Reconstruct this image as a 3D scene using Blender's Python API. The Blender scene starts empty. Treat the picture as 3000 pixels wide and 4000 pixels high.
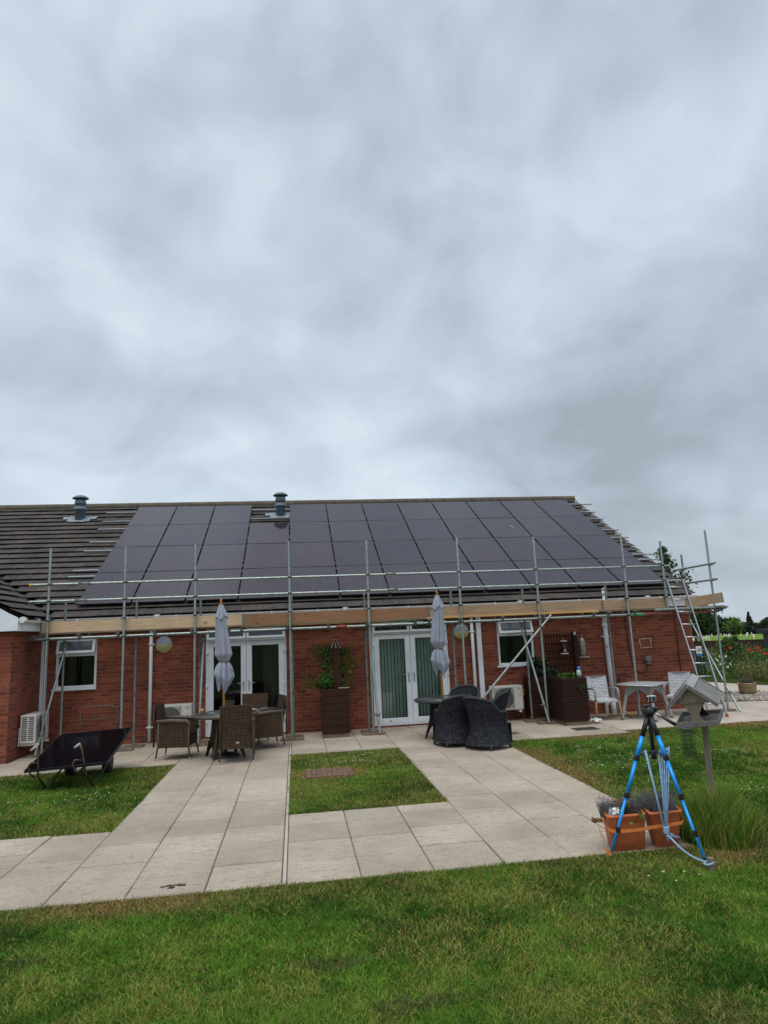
import bpy, math, random
import numpy as np
from math import sin, cos, pi, radians as rad
from mathutils import Vector, Matrix, Euler

S = bpy.context.scene
COL = S.collection
random.seed(7)
rng = np.random.default_rng(11)

# ------------------------------------------------------------------ camera
cam = bpy.data.cameras.new("camera")
cam_o = bpy.data.objects.new("camera", cam)
COL.objects.link(cam_o)
P_, R_, Y_ = rad(10.37), rad(-2.528), rad(7.94)
fw = Vector((sin(Y_) * cos(P_), cos(Y_) * cos(P_), sin(P_)))
ri = Vector((cos(Y_), -sin(Y_), 0))
up = ri.cross(fw)
rr = ri * cos(R_) + up * sin(R_)
uu = up * cos(R_) - ri * sin(R_)
mw = Matrix((rr, uu, -fw)).transposed().to_4x4()
mw.translation = Vector((0, -15, 2.02))
cam_o.matrix_world = mw
cam.sensor_fit = 'VERTICAL'
cam.sensor_height = 36
cam.sensor_width = 27
cam.lens = 2590.2 / 4000 * 36
cam.clip_start = 0.05
cam.clip_end = 3000
S.camera = cam_o

# ------------------------------------------------------------------ light
SUN_EL, SUN_AZ = 68, 200          # degrees; azimuth from +Y clockwise
W = bpy.data.worlds.new("World")
S.world = W
W.use_nodes = True
nt = W.node_tree
nt.nodes.clear()


def N(tree, t, **kw):
    n = tree.nodes.new(t)
    for k, v in kw.items():
        if k[0] == '_':
            n.inputs[k[1:]].default_value = v
        else:
            setattr(n, k, v)
    return n


def math_(tree, op, a, b=None, clamp=False):
    n = tree.nodes.new('ShaderNodeMath')
    n.operation = op
    n.use_clamp = clamp
    for i, v in enumerate((a, b)):
        if v is None:
            continue
        if isinstance(v, (int, float)):
            n.inputs[i].default_value = v
        else:
            tree.links.new(v, n.inputs[i])
    return n.outputs[0]


def ramp(tree, fac, stops, interp='LINEAR'):
    n = tree.nodes.new('ShaderNodeValToRGB')
    n.color_ramp.interpolation = interp
    e = n.color_ramp.elements
    while len(e) < len(stops):
        e.new(0.5)
    for i, (p, c) in enumerate(stops):
        e[i].position = p
        e[i].color = (*c, 1) if len(c) == 3 else c
    tree.links.new(fac, n.inputs[0])
    return n.outputs[0]


def mix(tree, fac, a, b, mode='MIX'):
    n = tree.nodes.new('ShaderNodeMix')
    n.data_type = 'RGBA'
    n.blend_type = mode
    for i, v in ((0, fac), (6, a), (7, b)):
        if isinstance(v, (int, float)):
            n.inputs[i].default_value = v
        elif isinstance(v, tuple):
            n.inputs[i].default_value = (*v, 1) if len(v) == 3 else v
        else:
            tree.links.new(v, n.inputs[i])
    return n.outputs[2]


SKY_A, SKY_B = (10.48, 7.64, 2.8), (12.4, 1.0, 2.2)


def build_world():
    L = nt.links.new
    tc = N(nt, 'ShaderNodeTexCoord')
    sep = N(nt, 'ShaderNodeSeparateXYZ')
    L(tc.outputs['Generated'], sep.inputs[0])
    z = math_(nt, 'MAXIMUM', sep.outputs[2], 0.0)
    zz = math_(nt, 'MULTIPLY', math_(nt, 'POWER', math_(nt, 'ADD', z, 0.02), 0.62), 1.55)
    cmb = N(nt, 'ShaderNodeCombineXYZ')
    L(sep.outputs[0], cmb.inputs[0]); L(sep.outputs[1], cmb.inputs[1]); L(zz, cmb.inputs[2])
    def noise(sc, det, rough, dist, off):
        m = N(nt, 'ShaderNodeMapping')
        m.inputs['Location'].default_value = off
        m.inputs['Rotation'].default_value = (0, 0, 0.35)
        m.inputs['Scale'].default_value = (1.0, 1.0, 1.0)
        L(cmb.outputs[0], m.inputs[0])
        n = N(nt, 'ShaderNodeTexNoise', _Scale=sc, _Detail=det, _Roughness=rough, _Distortion=dist)
        L(m.outputs[0], n.inputs['Vector'])
        return n.outputs[0]
    big = noise(2.3, 3.0, 0.5, 0.35, SKY_A)
    fine = noise(6.0, 6.0, 0.52, 0.45, SKY_B)
    a = math_(nt, 'MULTIPLY', big, 0.62)
    b = math_(nt, 'MULTIPLY', fine, 0.38)
    f = math_(nt, 'ADD', a, b)
    # a heavier bank of cloud low in the north-east
    dp = N(nt, 'ShaderNodeVectorMath'); dp.operation = 'DOT_PRODUCT'
    L(tc.outputs['Generated'], dp.inputs[0]); dp.inputs[1].default_value = Vector((.55, .80, .20)).normalized()
    bank = ramp(nt, dp.outputs['Value'], [(.90, (0, 0, 0)), (.985, (1, 1, 1))], 'EASE')
    f = math_(nt, 'SUBTRACT', f, math_(nt, 'MULTIPLY', bank, .075))
    c = ramp(nt, f, [(0.30, (0.36, 0.41, 0.465)), (0.44, (0.50, 0.575, 0.655)), (0.53, (0.60, 0.69, 0.785)), (0.62, (0.72, 0.80, 0.88))])
    # overcast dome: brighter overhead than low down (CIE overcast)
    g = ramp(nt, z, [(0.0, (1.0, 1.0, 1.0)), (0.72, (0.95, 0.95, 0.95)), (0.9, (1.6, 1.55, 1.5)), (1.0, (1.9, 1.85, 1.8))])
    c2 = mix(nt, 1.0, c, g, 'MULTIPLY')
    bg1 = N(nt, 'ShaderNodeBackground', _Strength=1.0)
    L(c2, bg1.inputs[0])
    sky = N(nt, 'ShaderNodeTexSky')
    sky.sky_type = 'NISHITA'
    sky.sun_disc = False
    sky.sun_elevation = rad(SUN_EL)
    sky.sun_rotation = rad(SUN_AZ)
    bg2 = N(nt, 'ShaderNodeBackground', _Strength=0.1)
    L(sky.outputs[0], bg2.inputs[0])
    ms = N(nt, 'ShaderNodeMixShader')
    ms.inputs[0].default_value = 0.10
    L(bg1.outputs[0], ms.inputs[1]); L(bg2.outputs[0], ms.inputs[2])
    out = N(nt, 'ShaderNodeOutputWorld')
    L(ms.outputs[0], out.inputs[0])


build_world()
sun = bpy.data.lights.new("sun", 'SUN')
sun.energy = 1.5
sun.angle = rad(50)
sun.color = (1.0, 0.96, 0.9)
sun_o = bpy.data.objects.new("sun", sun)
COL.objects.link(sun_o)
sd = Vector((sin(rad(SUN_AZ)) * cos(rad(SUN_EL)), cos(rad(SUN_AZ)) * cos(rad(SUN_EL)), sin(rad(SUN_EL))))
sun_o.rotation_euler = sd.to_track_quat('Z', 'Y').to_euler()
vs = S.view_settings
vs.view_transform = 'Standard'
vs.look = 'None'
vs.exposure = 0.12
vs.gamma = 1.0
vs.use_curve_mapping = False

# ------------------------------------------------------------------ materials
MATS = {}


def newmat(name):
    m = bpy.data.materials.new(name)
    m.use_nodes = True
    t = m.node_tree
    return m, t, t.nodes['Principled BSDF']


def pos(t, space='Object'):
    if space == 'World':
        return N(t, 'ShaderNodeNewGeometry').outputs['Position']
    return N(t, 'ShaderNodeTexCoord').outputs[space]


def noise_(t, vec, sc, det=4, rough=.55, dist=0, scale3=None):
    if scale3:
        m = N(t, 'ShaderNodeMapping')
        m.inputs['Scale'].default_value = scale3
        t.links.new(vec, m.inputs[0])
        vec = m.outputs[0]
    n = N(t, 'ShaderNodeTexNoise', _Scale=sc, _Detail=det, _Roughness=rough, _Distortion=dist)
    t.links.new(vec, n.inputs['Vector'])
    return n.outputs[0]


def bump_(t, b, h, strength, dist=.01):
    n = N(t, 'ShaderNodeBump', _Strength=strength, _Distance=dist)
    t.links.new(h, n.inputs['Height'])
    t.links.new(n.outputs[0], b.inputs['Normal'])


def mat(name, col, rough=.5, metal=0., var=.12, sc=8., bump=0., bsc=60., bd=.004, s3=None, space='Object', spec=.5, dirt=None):
    if name in MATS:
        return MATS[name]
    m, t, b = newmat(name)
    v = pos(t, space)
    f = noise_(t, v, sc, scale3=s3)
    lo = tuple(c * (1 - var * 1.6) for c in col)
    hi = tuple(min(1, c * (1 + var * 1.6)) for c in col)
    c = ramp(t, f, [(.28, lo), (.72, hi)])
    if dirt:
        f2 = noise_(t, v, dirt[1], 5, .65)
        k = ramp(t, f2, [(dirt[2], (0, 0, 0)), (dirt[2] + .12, (1, 1, 1))])
        c = mix(t, k, c, dirt[0])
    t.links.new(c, b.inputs['Base Color'])
    b.inputs['Roughness'].default_value = rough
    b.inputs['Metallic'].default_value = metal
    b.inputs['Specular IOR Level'].default_value = spec
    if bump:
        bump_(t, b, noise_(t, v, bsc, 5, .6, scale3=s3), bump, bd)
    MATS[name] = m
    return m


def m_brick():
    m, t, b = newmat('red_brick')
    g = N(t, 'ShaderNodeNewGeometry')
    sp = N(t, 'ShaderNodeSeparateXYZ'); t.links.new(g.outputs['Position'], sp.inputs[0])
    sn = N(t, 'ShaderNodeSeparateXYZ'); t.links.new(g.outputs['True Normal'], sn.inputs[0])
    ax = math_(t, 'GREATER_THAN', math_(t, 'ABSOLUTE', sn.outputs[0]), .5)
    u = N(t, 'ShaderNodeMix'); u.data_type = 'FLOAT'
    t.links.new(ax, u.inputs[0]); t.links.new(sp.outputs[0], u.inputs[2]); t.links.new(sp.outputs[1], u.inputs[3])
    cv = N(t, 'ShaderNodeCombineXYZ')
    t.links.new(u.outputs[0], cv.inputs[0]); t.links.new(sp.outputs[2], cv.inputs[1])
    wob = noise_(t, g.outputs['Position'], 9, 2)
    cv2 = N(t, 'ShaderNodeVectorMath'); cv2.operation = 'ADD'
    sc = N(t, 'ShaderNodeVectorMath'); sc.operation = 'SCALE'; sc.inputs['Scale'].default_value = .006
    cw = N(t, 'ShaderNodeCombineXYZ'); t.links.new(wob, cw.inputs[0]); t.links.new(wob, cw.inputs[1])
    t.links.new(cw.outputs[0], sc.inputs[0])
    t.links.new(cv.outputs[0], cv2.inputs[0]); t.links.new(sc.outputs[0], cv2.inputs[1])
    br = N(t, 'ShaderNodeTexBrick', _Scale=1.0)
    br.inputs['Mortar Size'].default_value = .0052
    br.inputs['Mortar Smooth'].default_value = .25
    br.inputs['Bias'].default_value = -.05
    br.inputs['Brick Width'].default_value = .225
    br.inputs['Row Height'].default_value = .075
    br.inputs['Color1'].default_value = (.150, .035, .019, 1)
    br.inputs['Color2'].default_value = (.31, .079, .038, 1)
    br.inputs['Mortar'].default_value = (.27, .145, .10, 1)
    t.links.new(cv2.outputs[0], br.inputs['Vector'])
    n1 = noise_(t, g.outputs['Position'], 1.3, 4, .6)
    tone = ramp(t, n1, [(.3, (.70, .68, .68)), (.7, (1.16, 1.14, 1.1))])
    n2 = noise_(t, g.outputs['Position'], 45, 4, .7)
    grain = ramp(t, n2, [(.25, (.78, .78, .78)), (.75, (1.2, 1.2, 1.2))])
    c = mix(t, 1., br.outputs['Color'], tone, 'MULTIPLY')
    c = mix(t, 1., c, grain, 'MULTIPLY')
    t.links.new(c, b.inputs['Base Color'])
    b.inputs['Roughness'].default_value = .88
    h = math_(t, 'SUBTRACT', 1.0, br.outputs['Fac'])
    h2 = math_(t, 'ADD', h, math_(t, 'MULTIPLY', n2, .35))
    bump_(t, b, h2, .7, .006)
    return m


def m_tile():
    m, t, b = newmat('concrete_roof_tile')
    v = pos(t, 'World')
    n = noise_(t, v, 1.6, 5, .6)
    at = N(t, 'ShaderNodeAttribute', attribute_name='tint')
    c = ramp(t, n, [(.3, (.036, .031, .028)), (.52, (.056, .047, .042)), (.75, (.092, .070, .053))])
    tt = ramp(t, at.outputs['Fac'], [(0, (.80, .80, .80)), (1, (1.2, 1.18, 1.15))])
    c = mix(t, 1, c, tt, 'MULTIPLY')
    s1 = noise_(t, v, 38, 5, .7)
    k = ramp(t, s1, [(.63, (0, 0, 0)), (.70, (1, 1, 1))])
    c = mix(t, k, c, (.36, .36, .34))
    s2 = noise_(t, v, 4.5, 6, .75, scale3=(1, .35, .35))
    k2 = ramp(t, s2, [(.56, (0, 0, 0)), (.74, (.55, .55, .55))])
    c = mix(t, k2, c, (.135, .12, .11))
    t.links.new(c, b.inputs['Base Color'])
    b.inputs['Roughness'].default_value = .9
    bump_(t, b, noise_(t, v, 70, 5, .7), .5, .006)
    return m


def m_slab():
    m, t, b = newmat('riven_concrete_slab')
    v = pos(t, 'World')
    at = N(t, 'ShaderNodeAttribute', attribute_name='tint')
    n = noise_(t, v, 1.1, 6, .62)
    c = ramp(t, n, [(.28, (.32, .266, .205)), (.5, (.405, .341, .267)), (.72, (.485, .416, .333))])
    tt = ramp(t, at.outputs['Fac'], [(0, (.88, .88, .88)), (1, (1.08, 1.08, 1.07))])
    c = mix(t, 1, c, tt, 'MULTIPLY')
    s = noise_(t, v, 13, 7, .74, scale3=(.6, 1.5, 1))
    k = ramp(t, s, [(.52, (0, 0, 0)), (.68, (.75, .75, .75))])
    c = mix(t, k, c, (.20, .175, .14))
    s3 = noise_(t, v, 75, 4, .7)
    g = ramp(t, s3, [(.3, (.60, .60, .60)), (.5, (1, 1, 1)), (.75, (1.25, 1.25, 1.25))])
    c = mix(t, 1, c, g, 'MULTIPLY')
    t.links.new(c, b.inputs['Base Color'])
    b.inputs['Roughness'].default_value = .93
    h = math_(t, 'ADD', math_(t, 'MULTIPLY', s, 1.0), math_(t, 'MULTIPLY', s3, .3))
    bump_(t, b, h, .85, .012)
    return m


def m_weave(name, c1, c2, sx, sz, bumpd=.004, gap=(.02, .02, .02), space='UV', rough=.6, band=None):
    """interlaced strips: u,v in metres"""
    m, t, b = newmat(name)
    v = pos(t, space)
    if space != 'UV':
        s = N(t, 'ShaderNodeSeparateXYZ'); t.links.new(v, s.inputs[0])
        a = N(t, 'ShaderNodeCombineXYZ')
        t.links.new(math_(t, 'ADD', s.outputs[0], s.outputs[1]), a.inputs[0])
        t.links.new(s.outputs[2], a.inputs[1])
        v = a.outputs[0]
    br = N(t, 'ShaderNodeTexBrick', _Scale=1.0)
    br.offset = .5
    for k, x in (('Mortar Size', min(sx, sz) * .13), ('Mortar Smooth', .5), ('Bias', 0.), ('Brick Width', sx), ('Row Height', sz)):
        br.inputs[k].default_value = x
    br.inputs['Color1'].default_value = (*c1, 1)
    br.inputs['Color2'].default_value = (*c2, 1)
    br.inputs['Mortar'].default_value = (*gap, 1)
    t.links.new(v, br.inputs['Vector'])
    c = br.outputs['Color']
    if band:
        w = N(t, 'ShaderNodeTexBrick', _Scale=1.0)
        w.offset = 0
        for k, x in (('Mortar Size', .0055), ('Mortar Smooth', .3), ('Brick Width', band[0]), ('Row Height', band[1])):
            w.inputs[k].default_value = x
        w.inputs['Color1'].default_value = (1, 1, 1, 1); w.inputs['Color2'].default_value = (1, 1, 1, 1)
        w.inputs['Mortar'].default_value = (*band[2], 1)
        t.links.new(v, w.inputs['Vector'])
        c = mix(t, 1, c, w.outputs['Color'], 'MULTIPLY')
    nz = noise_(t, pos(t, 'Object'), 6, 4)
    c = mix(t, 1, c, ramp(t, nz, [(.3, (.82, .82, .82)), (.7, (1.15, 1.15, 1.15))]), 'MULTIPLY')
    t.links.new(c, b.inputs['Base Color'])
    b.inputs['Roughness'].default_value = rough
    b.inputs['Specular IOR Level'].default_value = .16
    bump_(t, b, math_(t, 'SUBTRACT', 1.0, br.outputs['Fac']), .8, bumpd)
    return m


def m_attr(name, rough=.6, spec=.3, sss=False, trans=0.):
    m, t, b = newmat(name)
    at = N(t, 'ShaderNodeAttribute', attribute_name='tint')
    t.links.new(at.outputs['Color'], b.inputs['Base Color'])
    b.inputs['Roughness'].default_value = rough
    b.inputs['Specular IOR Level'].default_value = spec
    if trans:
        tr = N(t, 'ShaderNodeBsdfTranslucent')
        t.links.new(at.outputs['Color'], tr.inputs[0])
        ms = N(t, 'ShaderNodeMixShader'); ms.inputs[0].default_value = trans
        t.links.new(b.outputs[0], ms.inputs[1]); t.links.new(tr.outputs[0], ms.inputs[2])
        t.links.new(ms.outputs[0], t.nodes['Material Output'].inputs[0])
    return m


def m_glass():
    m, t, b = newmat('window_glass')
    t.nodes.remove(b)
    tr = N(t, 'ShaderNodeBsdfTransparent'); tr.inputs[0].default_value = (.86, .9, .88, 1)
    gl = N(t, 'ShaderNodeBsdfGlossy', _Roughness=.015); gl.inputs[0].default_value = (.9, .95, 1, 1)
    fr = N(t, 'ShaderNodeFresnel', _IOR=1.55)
    ms = N(t, 'ShaderNodeMixShader')
    t.links.new(fr.outputs[0], ms.inputs[0]); t.links.new(tr.outputs[0], ms.inputs[1]); t.links.new(gl.outputs[0], ms.inputs[2])
    t.links.new(ms.outputs[0], t.nodes['Material Output'].inputs[0])
    return m


def m_panel(name='black_photovoltaic_glass', tk=1.0, ior=1.45):
    m, t, b = newmat(name)
    v = pos(t, 'Object')
    br = N(t, 'ShaderNodeTexBrick', _Scale=1.0); br.offset = 0
    for k, x in (('Mortar Size', .0012), ('Mortar Smooth', .1), ('Brick Width', .094), ('Row Height', .182)):
        br.inputs[k].default_value = x
    br.inputs['Color1'].default_value = (.024, .018, .026, 1)
    br.inputs['Color2'].default_value = (.034, .025, .036, 1)
    br.inputs['Mortar'].default_value = (.02, .018, .026, 1)
    t.links.new(v, br.inputs['Vector'])
    oi = N(t, 'ShaderNodeObjectInfo')
    tone = ramp(t, oi.outputs['Random'], [(0, (.75 * tk, .75 * tk, .95 * tk)), (1, (1.3 * tk, 1.2 * tk, 1.15 * tk))])
    t.links.new(mix(t, 1, br.outputs['Color'], tone, 'MULTIPLY'), b.inputs['Base Color'])
    nz = noise_(t, pos(t, 'World'), 2.2, 4, .6)
    r = ramp(t, nz, [(.3, (.07, .07, .07)), (.7, (.15, .15, .15))])
    t.links.new(r, b.inputs['Roughness'])
    b.inputs['IOR'].default_value = ior
    return m


def m_wood(name, c, gr=(1, 14, 14), var=.3, rough=.75, knots=True):
    m, t, b = newmat(name)
    v = pos(t, 'Object')
    f = noise_(t, v, 3, 6, .62, .4, gr)
    lo = tuple(x * (1 - var) for x in c); hi = tuple(x * (1 + var) for x in c)
    cc = ramp(t, f, [(.3, lo), (.7, hi)])
    if knots:
        k = noise_(t, v, 4.5, 2, .5, 0, (1, 2.2, 2.2))
        cc = mix(t, ramp(t, k, [(.70, (0, 0, 0)), (.76, (.8, .8, .8))]), cc, tuple(x * .35 for x in c))
    st = noise_(t, v, 1.2, 4, .6)
    cc = mix(t, ramp(t, st, [(.5, (0, 0, 0)), (.75, (.45, .45, .45))]), cc, tuple(x * .55 for x in c))
    t.links.new(cc, b.inputs['Base Color'])
    b.inputs['Roughness'].default_value = rough
    b.inputs['Specular IOR Level'].default_value = .22
    bump_(t, b, f, .35, .004)
    return m


BRICK = m_brick(); TILE = m_tile(); SLAB = m_slab(); GLASS = m_glass(); PV = m_panel(); PVDARK = m_panel('dark_photovoltaic_glass', .15, 1.06)  # last one: darker copy of the panel glass with a lower IOR
UPVC = mat('white_upvc', (.80, .83, .86), .35, var=.05, sc=3, dirt=((.45, .45, .43), 5, .66))
UPVC_OLD = mat('old_white_upvc', (.74, .74, .72), .45, var=.06, sc=5, dirt=((.36, .35, .31), 7, .6))
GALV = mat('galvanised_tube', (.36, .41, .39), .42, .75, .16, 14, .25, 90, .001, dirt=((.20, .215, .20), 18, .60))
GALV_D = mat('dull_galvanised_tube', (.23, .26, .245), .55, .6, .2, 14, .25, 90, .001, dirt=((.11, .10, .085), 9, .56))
COUP = mat('steel_coupler', (.20, .21, .20), .5, .8, .25, 30)
ALU = mat('aluminium', (.50, .52, .55), .32, .9, .06, 8)
BLACK = mat('black_plastic', (.014, .014, .015), .45, var=.1)
FRAMEBLK = mat('black_anodised_frame', (.012, .012, .014), .35, var=.1)
VENT = mat('slate_blue_vent_plastic', (.12, .16, .20), .5, var=.12, sc=6)
LEAD = mat('lead_flashing', (.23, .26, .29), .6, .2, .16, 9)
PALEW = m_wood('new_pale_timber', (.60, .43, .27), var=.16)
REDW = m_wood('reddish_brown_timber', (.30, .155, .085), var=.2)
GREYW = m_wood('weathered_timber', (.39, .265, .165), var=.28)
YELW = m_wood('yellow_timber_edge', (.60, .38, .13), var=.12, knots=False)
SOLEW = m_wood('dirty_timber', (.20, .145, .10), var=.3)
DKW = m_wood('dark_stained_timber', (.034, .0125, .008), (14, 14, 1.5) if 0 else (1.2, 14, 14), var=.25, rough=.65, knots=False)
FEEDW = m_wood('silver_weathered_timber', (.215, .20, .185), (14, 2, 14), var=.25, knots=False)
FEEDW2 = m_wood('tan_weathered_plywood', (.27, .225, .17), (2, 14, 14), var=.12, knots=False)
POSTW = m_wood('grey_timber_post', (.20, .17, .135), (16, 16, 1.4), var=.3, knots=False)
ORANGEW = m_wood('varnished_umbrella_pole', (.50, .20, .045), (14, 14, 1.2), var=.15, rough=.4, knots=False)
TEAKL = m_wood('teak_chair_leg', (.36, .22, .13), (14, 14, 1.2), var=.18, knots=False)
BROWNW = m_weave('brown_rattan_weave', (.070, .043, .026), (.122, .082, .054), .034, .0105, space='Object', band=(.075, .055, (.55, .55, .55)), gap=(.022, .016, .012))
DARKW = m_weave('charcoal_rattan_weave', (.018, .019, .025), (.049, .052, .062), .020, .055, gap=(.003, .003, .004), bumpd=.008, rough=.75)
DARKRIM = m_weave('charcoal_rattan_braid', (.05, .052, .056), (.10, .103, .108), .012, .02, gap=(.012, .012, .013), bumpd=.006)
GREYW_V = m_weave('pale_grey_rattan_weave', (.56, .58, .61), (.76, .78, .81), .07, .032, space='Object', gap=(.17, .17, .18), bumpd=.01)
GREYRIM = mat('pale_grey_rattan_wrap', (.30, .30, .295), .6, var=.15, sc=40, bump=.5, bsc=120)
CLOTH = mat('grey_canvas', (.30, .32, .385), .85, var=.08, sc=5, bump=.15, bsc=300, bd=.001)
TABLEGL = mat('table_glass', (.05, .065, .06), .06, var=.05)
CREAM = mat('cream_painted_metal', (.62, .60, .54), .45, var=.05, sc=3, dirt=((.38, .35, .29), 6, .63))
GREYMET = mat('grey_painted_metal', (.25, .25, .25), .5, var=.08)
DARKGRILL = mat('dark_grille', (.03, .03, .032), .5)
BROWNMET = mat('brown_painted_tube', (.085, .052, .032), .5, .3, .2, 20)
RUBBER = mat('black_rubber', (.012, .012, .012), .8)
BLUE = mat('blue_anodised_tube', (.008, .30, .82), .35, .25, .06)
BLUED = mat('dark_blue_anodised_tube', (.01, .09, .25), .35, .3, .06)
ROPE = m_weave('light_blue_braided_rope', (.34, .58, .85), (.50, .70, .88), .007, .007, gap=(.12, .25, .42), bumpd=.003, space='Object', rough=.8)
ORANGE = mat('orange_webbing', (.72, .22, .05), .75, var=.1, sc=30, bump=.3, bsc=250, bd=.001)
TERRA = mat('terracotta_plastic', (.54, .142, .05), .6, var=.14, sc=5, bump=.1, bsc=60, dirt=((.30, .085, .038), 4, .58))
SOIL = mat('soil', (.055, .036, .022), .95, var=.4, sc=30, bump=1, bsc=60, bd=.02)
LEAF = m_attr('leaf', .5, .35, trans=.25)
GRASSM = m_attr('grass_blade', .7, .1, trans=.22)
PETAL = m_attr('petal', .7, .2, trans=.15)
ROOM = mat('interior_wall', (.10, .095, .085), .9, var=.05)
BLIND = mat('pale_green_blind_fabric', (.68, .78, .70), .85, var=.06, sc=4)
CURT = mat('beige_curtain', (.16, .14, .11), .9, var=.2, sc=6, s3=(8, 8, .3))
LAMPD = mat('yellowed_lamp_diffuser', (.52, .52, .24), .4, var=.06)
LAMPG = mat('grey_lamp_housing', (.34, .37, .42), .35, var=.06)
MORTAR = mat('mortar_bed', (.095, .082, .065), .95, var=.3, sc=20, space='World')
CONC = mat('concrete_path', (.45, .39, .325), .93, var=.13, sc=1.4, bump=.5, bsc=60, space='World', dirt=((.30, .255, .205), 5, .6))
MANH = mat('brown_clay_paver', (.145, .082, .05), .85, var=.28, sc=14, bump=.5, bsc=80, space='World')
IRON = mat('cast_iron', (.10, .10, .10), .7, .4, .2, 30)
PEB = m_attr('pebble', .85, .3)
SHEDM = mat('navy_painted_cladding', (.018, .022, .034), .6, var=.1)
PLANKF = mat('dark_fence_board', (.045, .026, .02), .85, var=.3, sc=2, s3=(6, 6, .5))
BARK = mat('bark', (.06, .045, .035), .9, var=.3, sc=20, bump=.8, bsc=40)
WHITEP = mat('white_plastic', (.75, .76, .76), .4, var=.03)
BASK = m_weave('straw_basket_weave', (.33, .24, .13), (.44, .33, .19), .05, .025, gap=(.14, .095, .05), bumpd=.01)
COPPER = mat('brown_cable', (.045, .02, .014), .6)
YELLOW = mat('yellow_plastic', (.65, .40, .03), .5)
RED = mat('red_plastic', (.50, .04, .02), .5)
GREENP = mat('green_paint', (.10, .36, .14), .6, var=.2, sc=30)
REDP = mat('faded_red_paint', (.30, .06, .05), .6, .1, .25, 20)

# ------------------------------------------------------------------ mesh builder


def rot_xyz(rx=0, ry=0, rz=0):
    return np.array(Euler((rx, ry, rz)).to_matrix())


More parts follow.
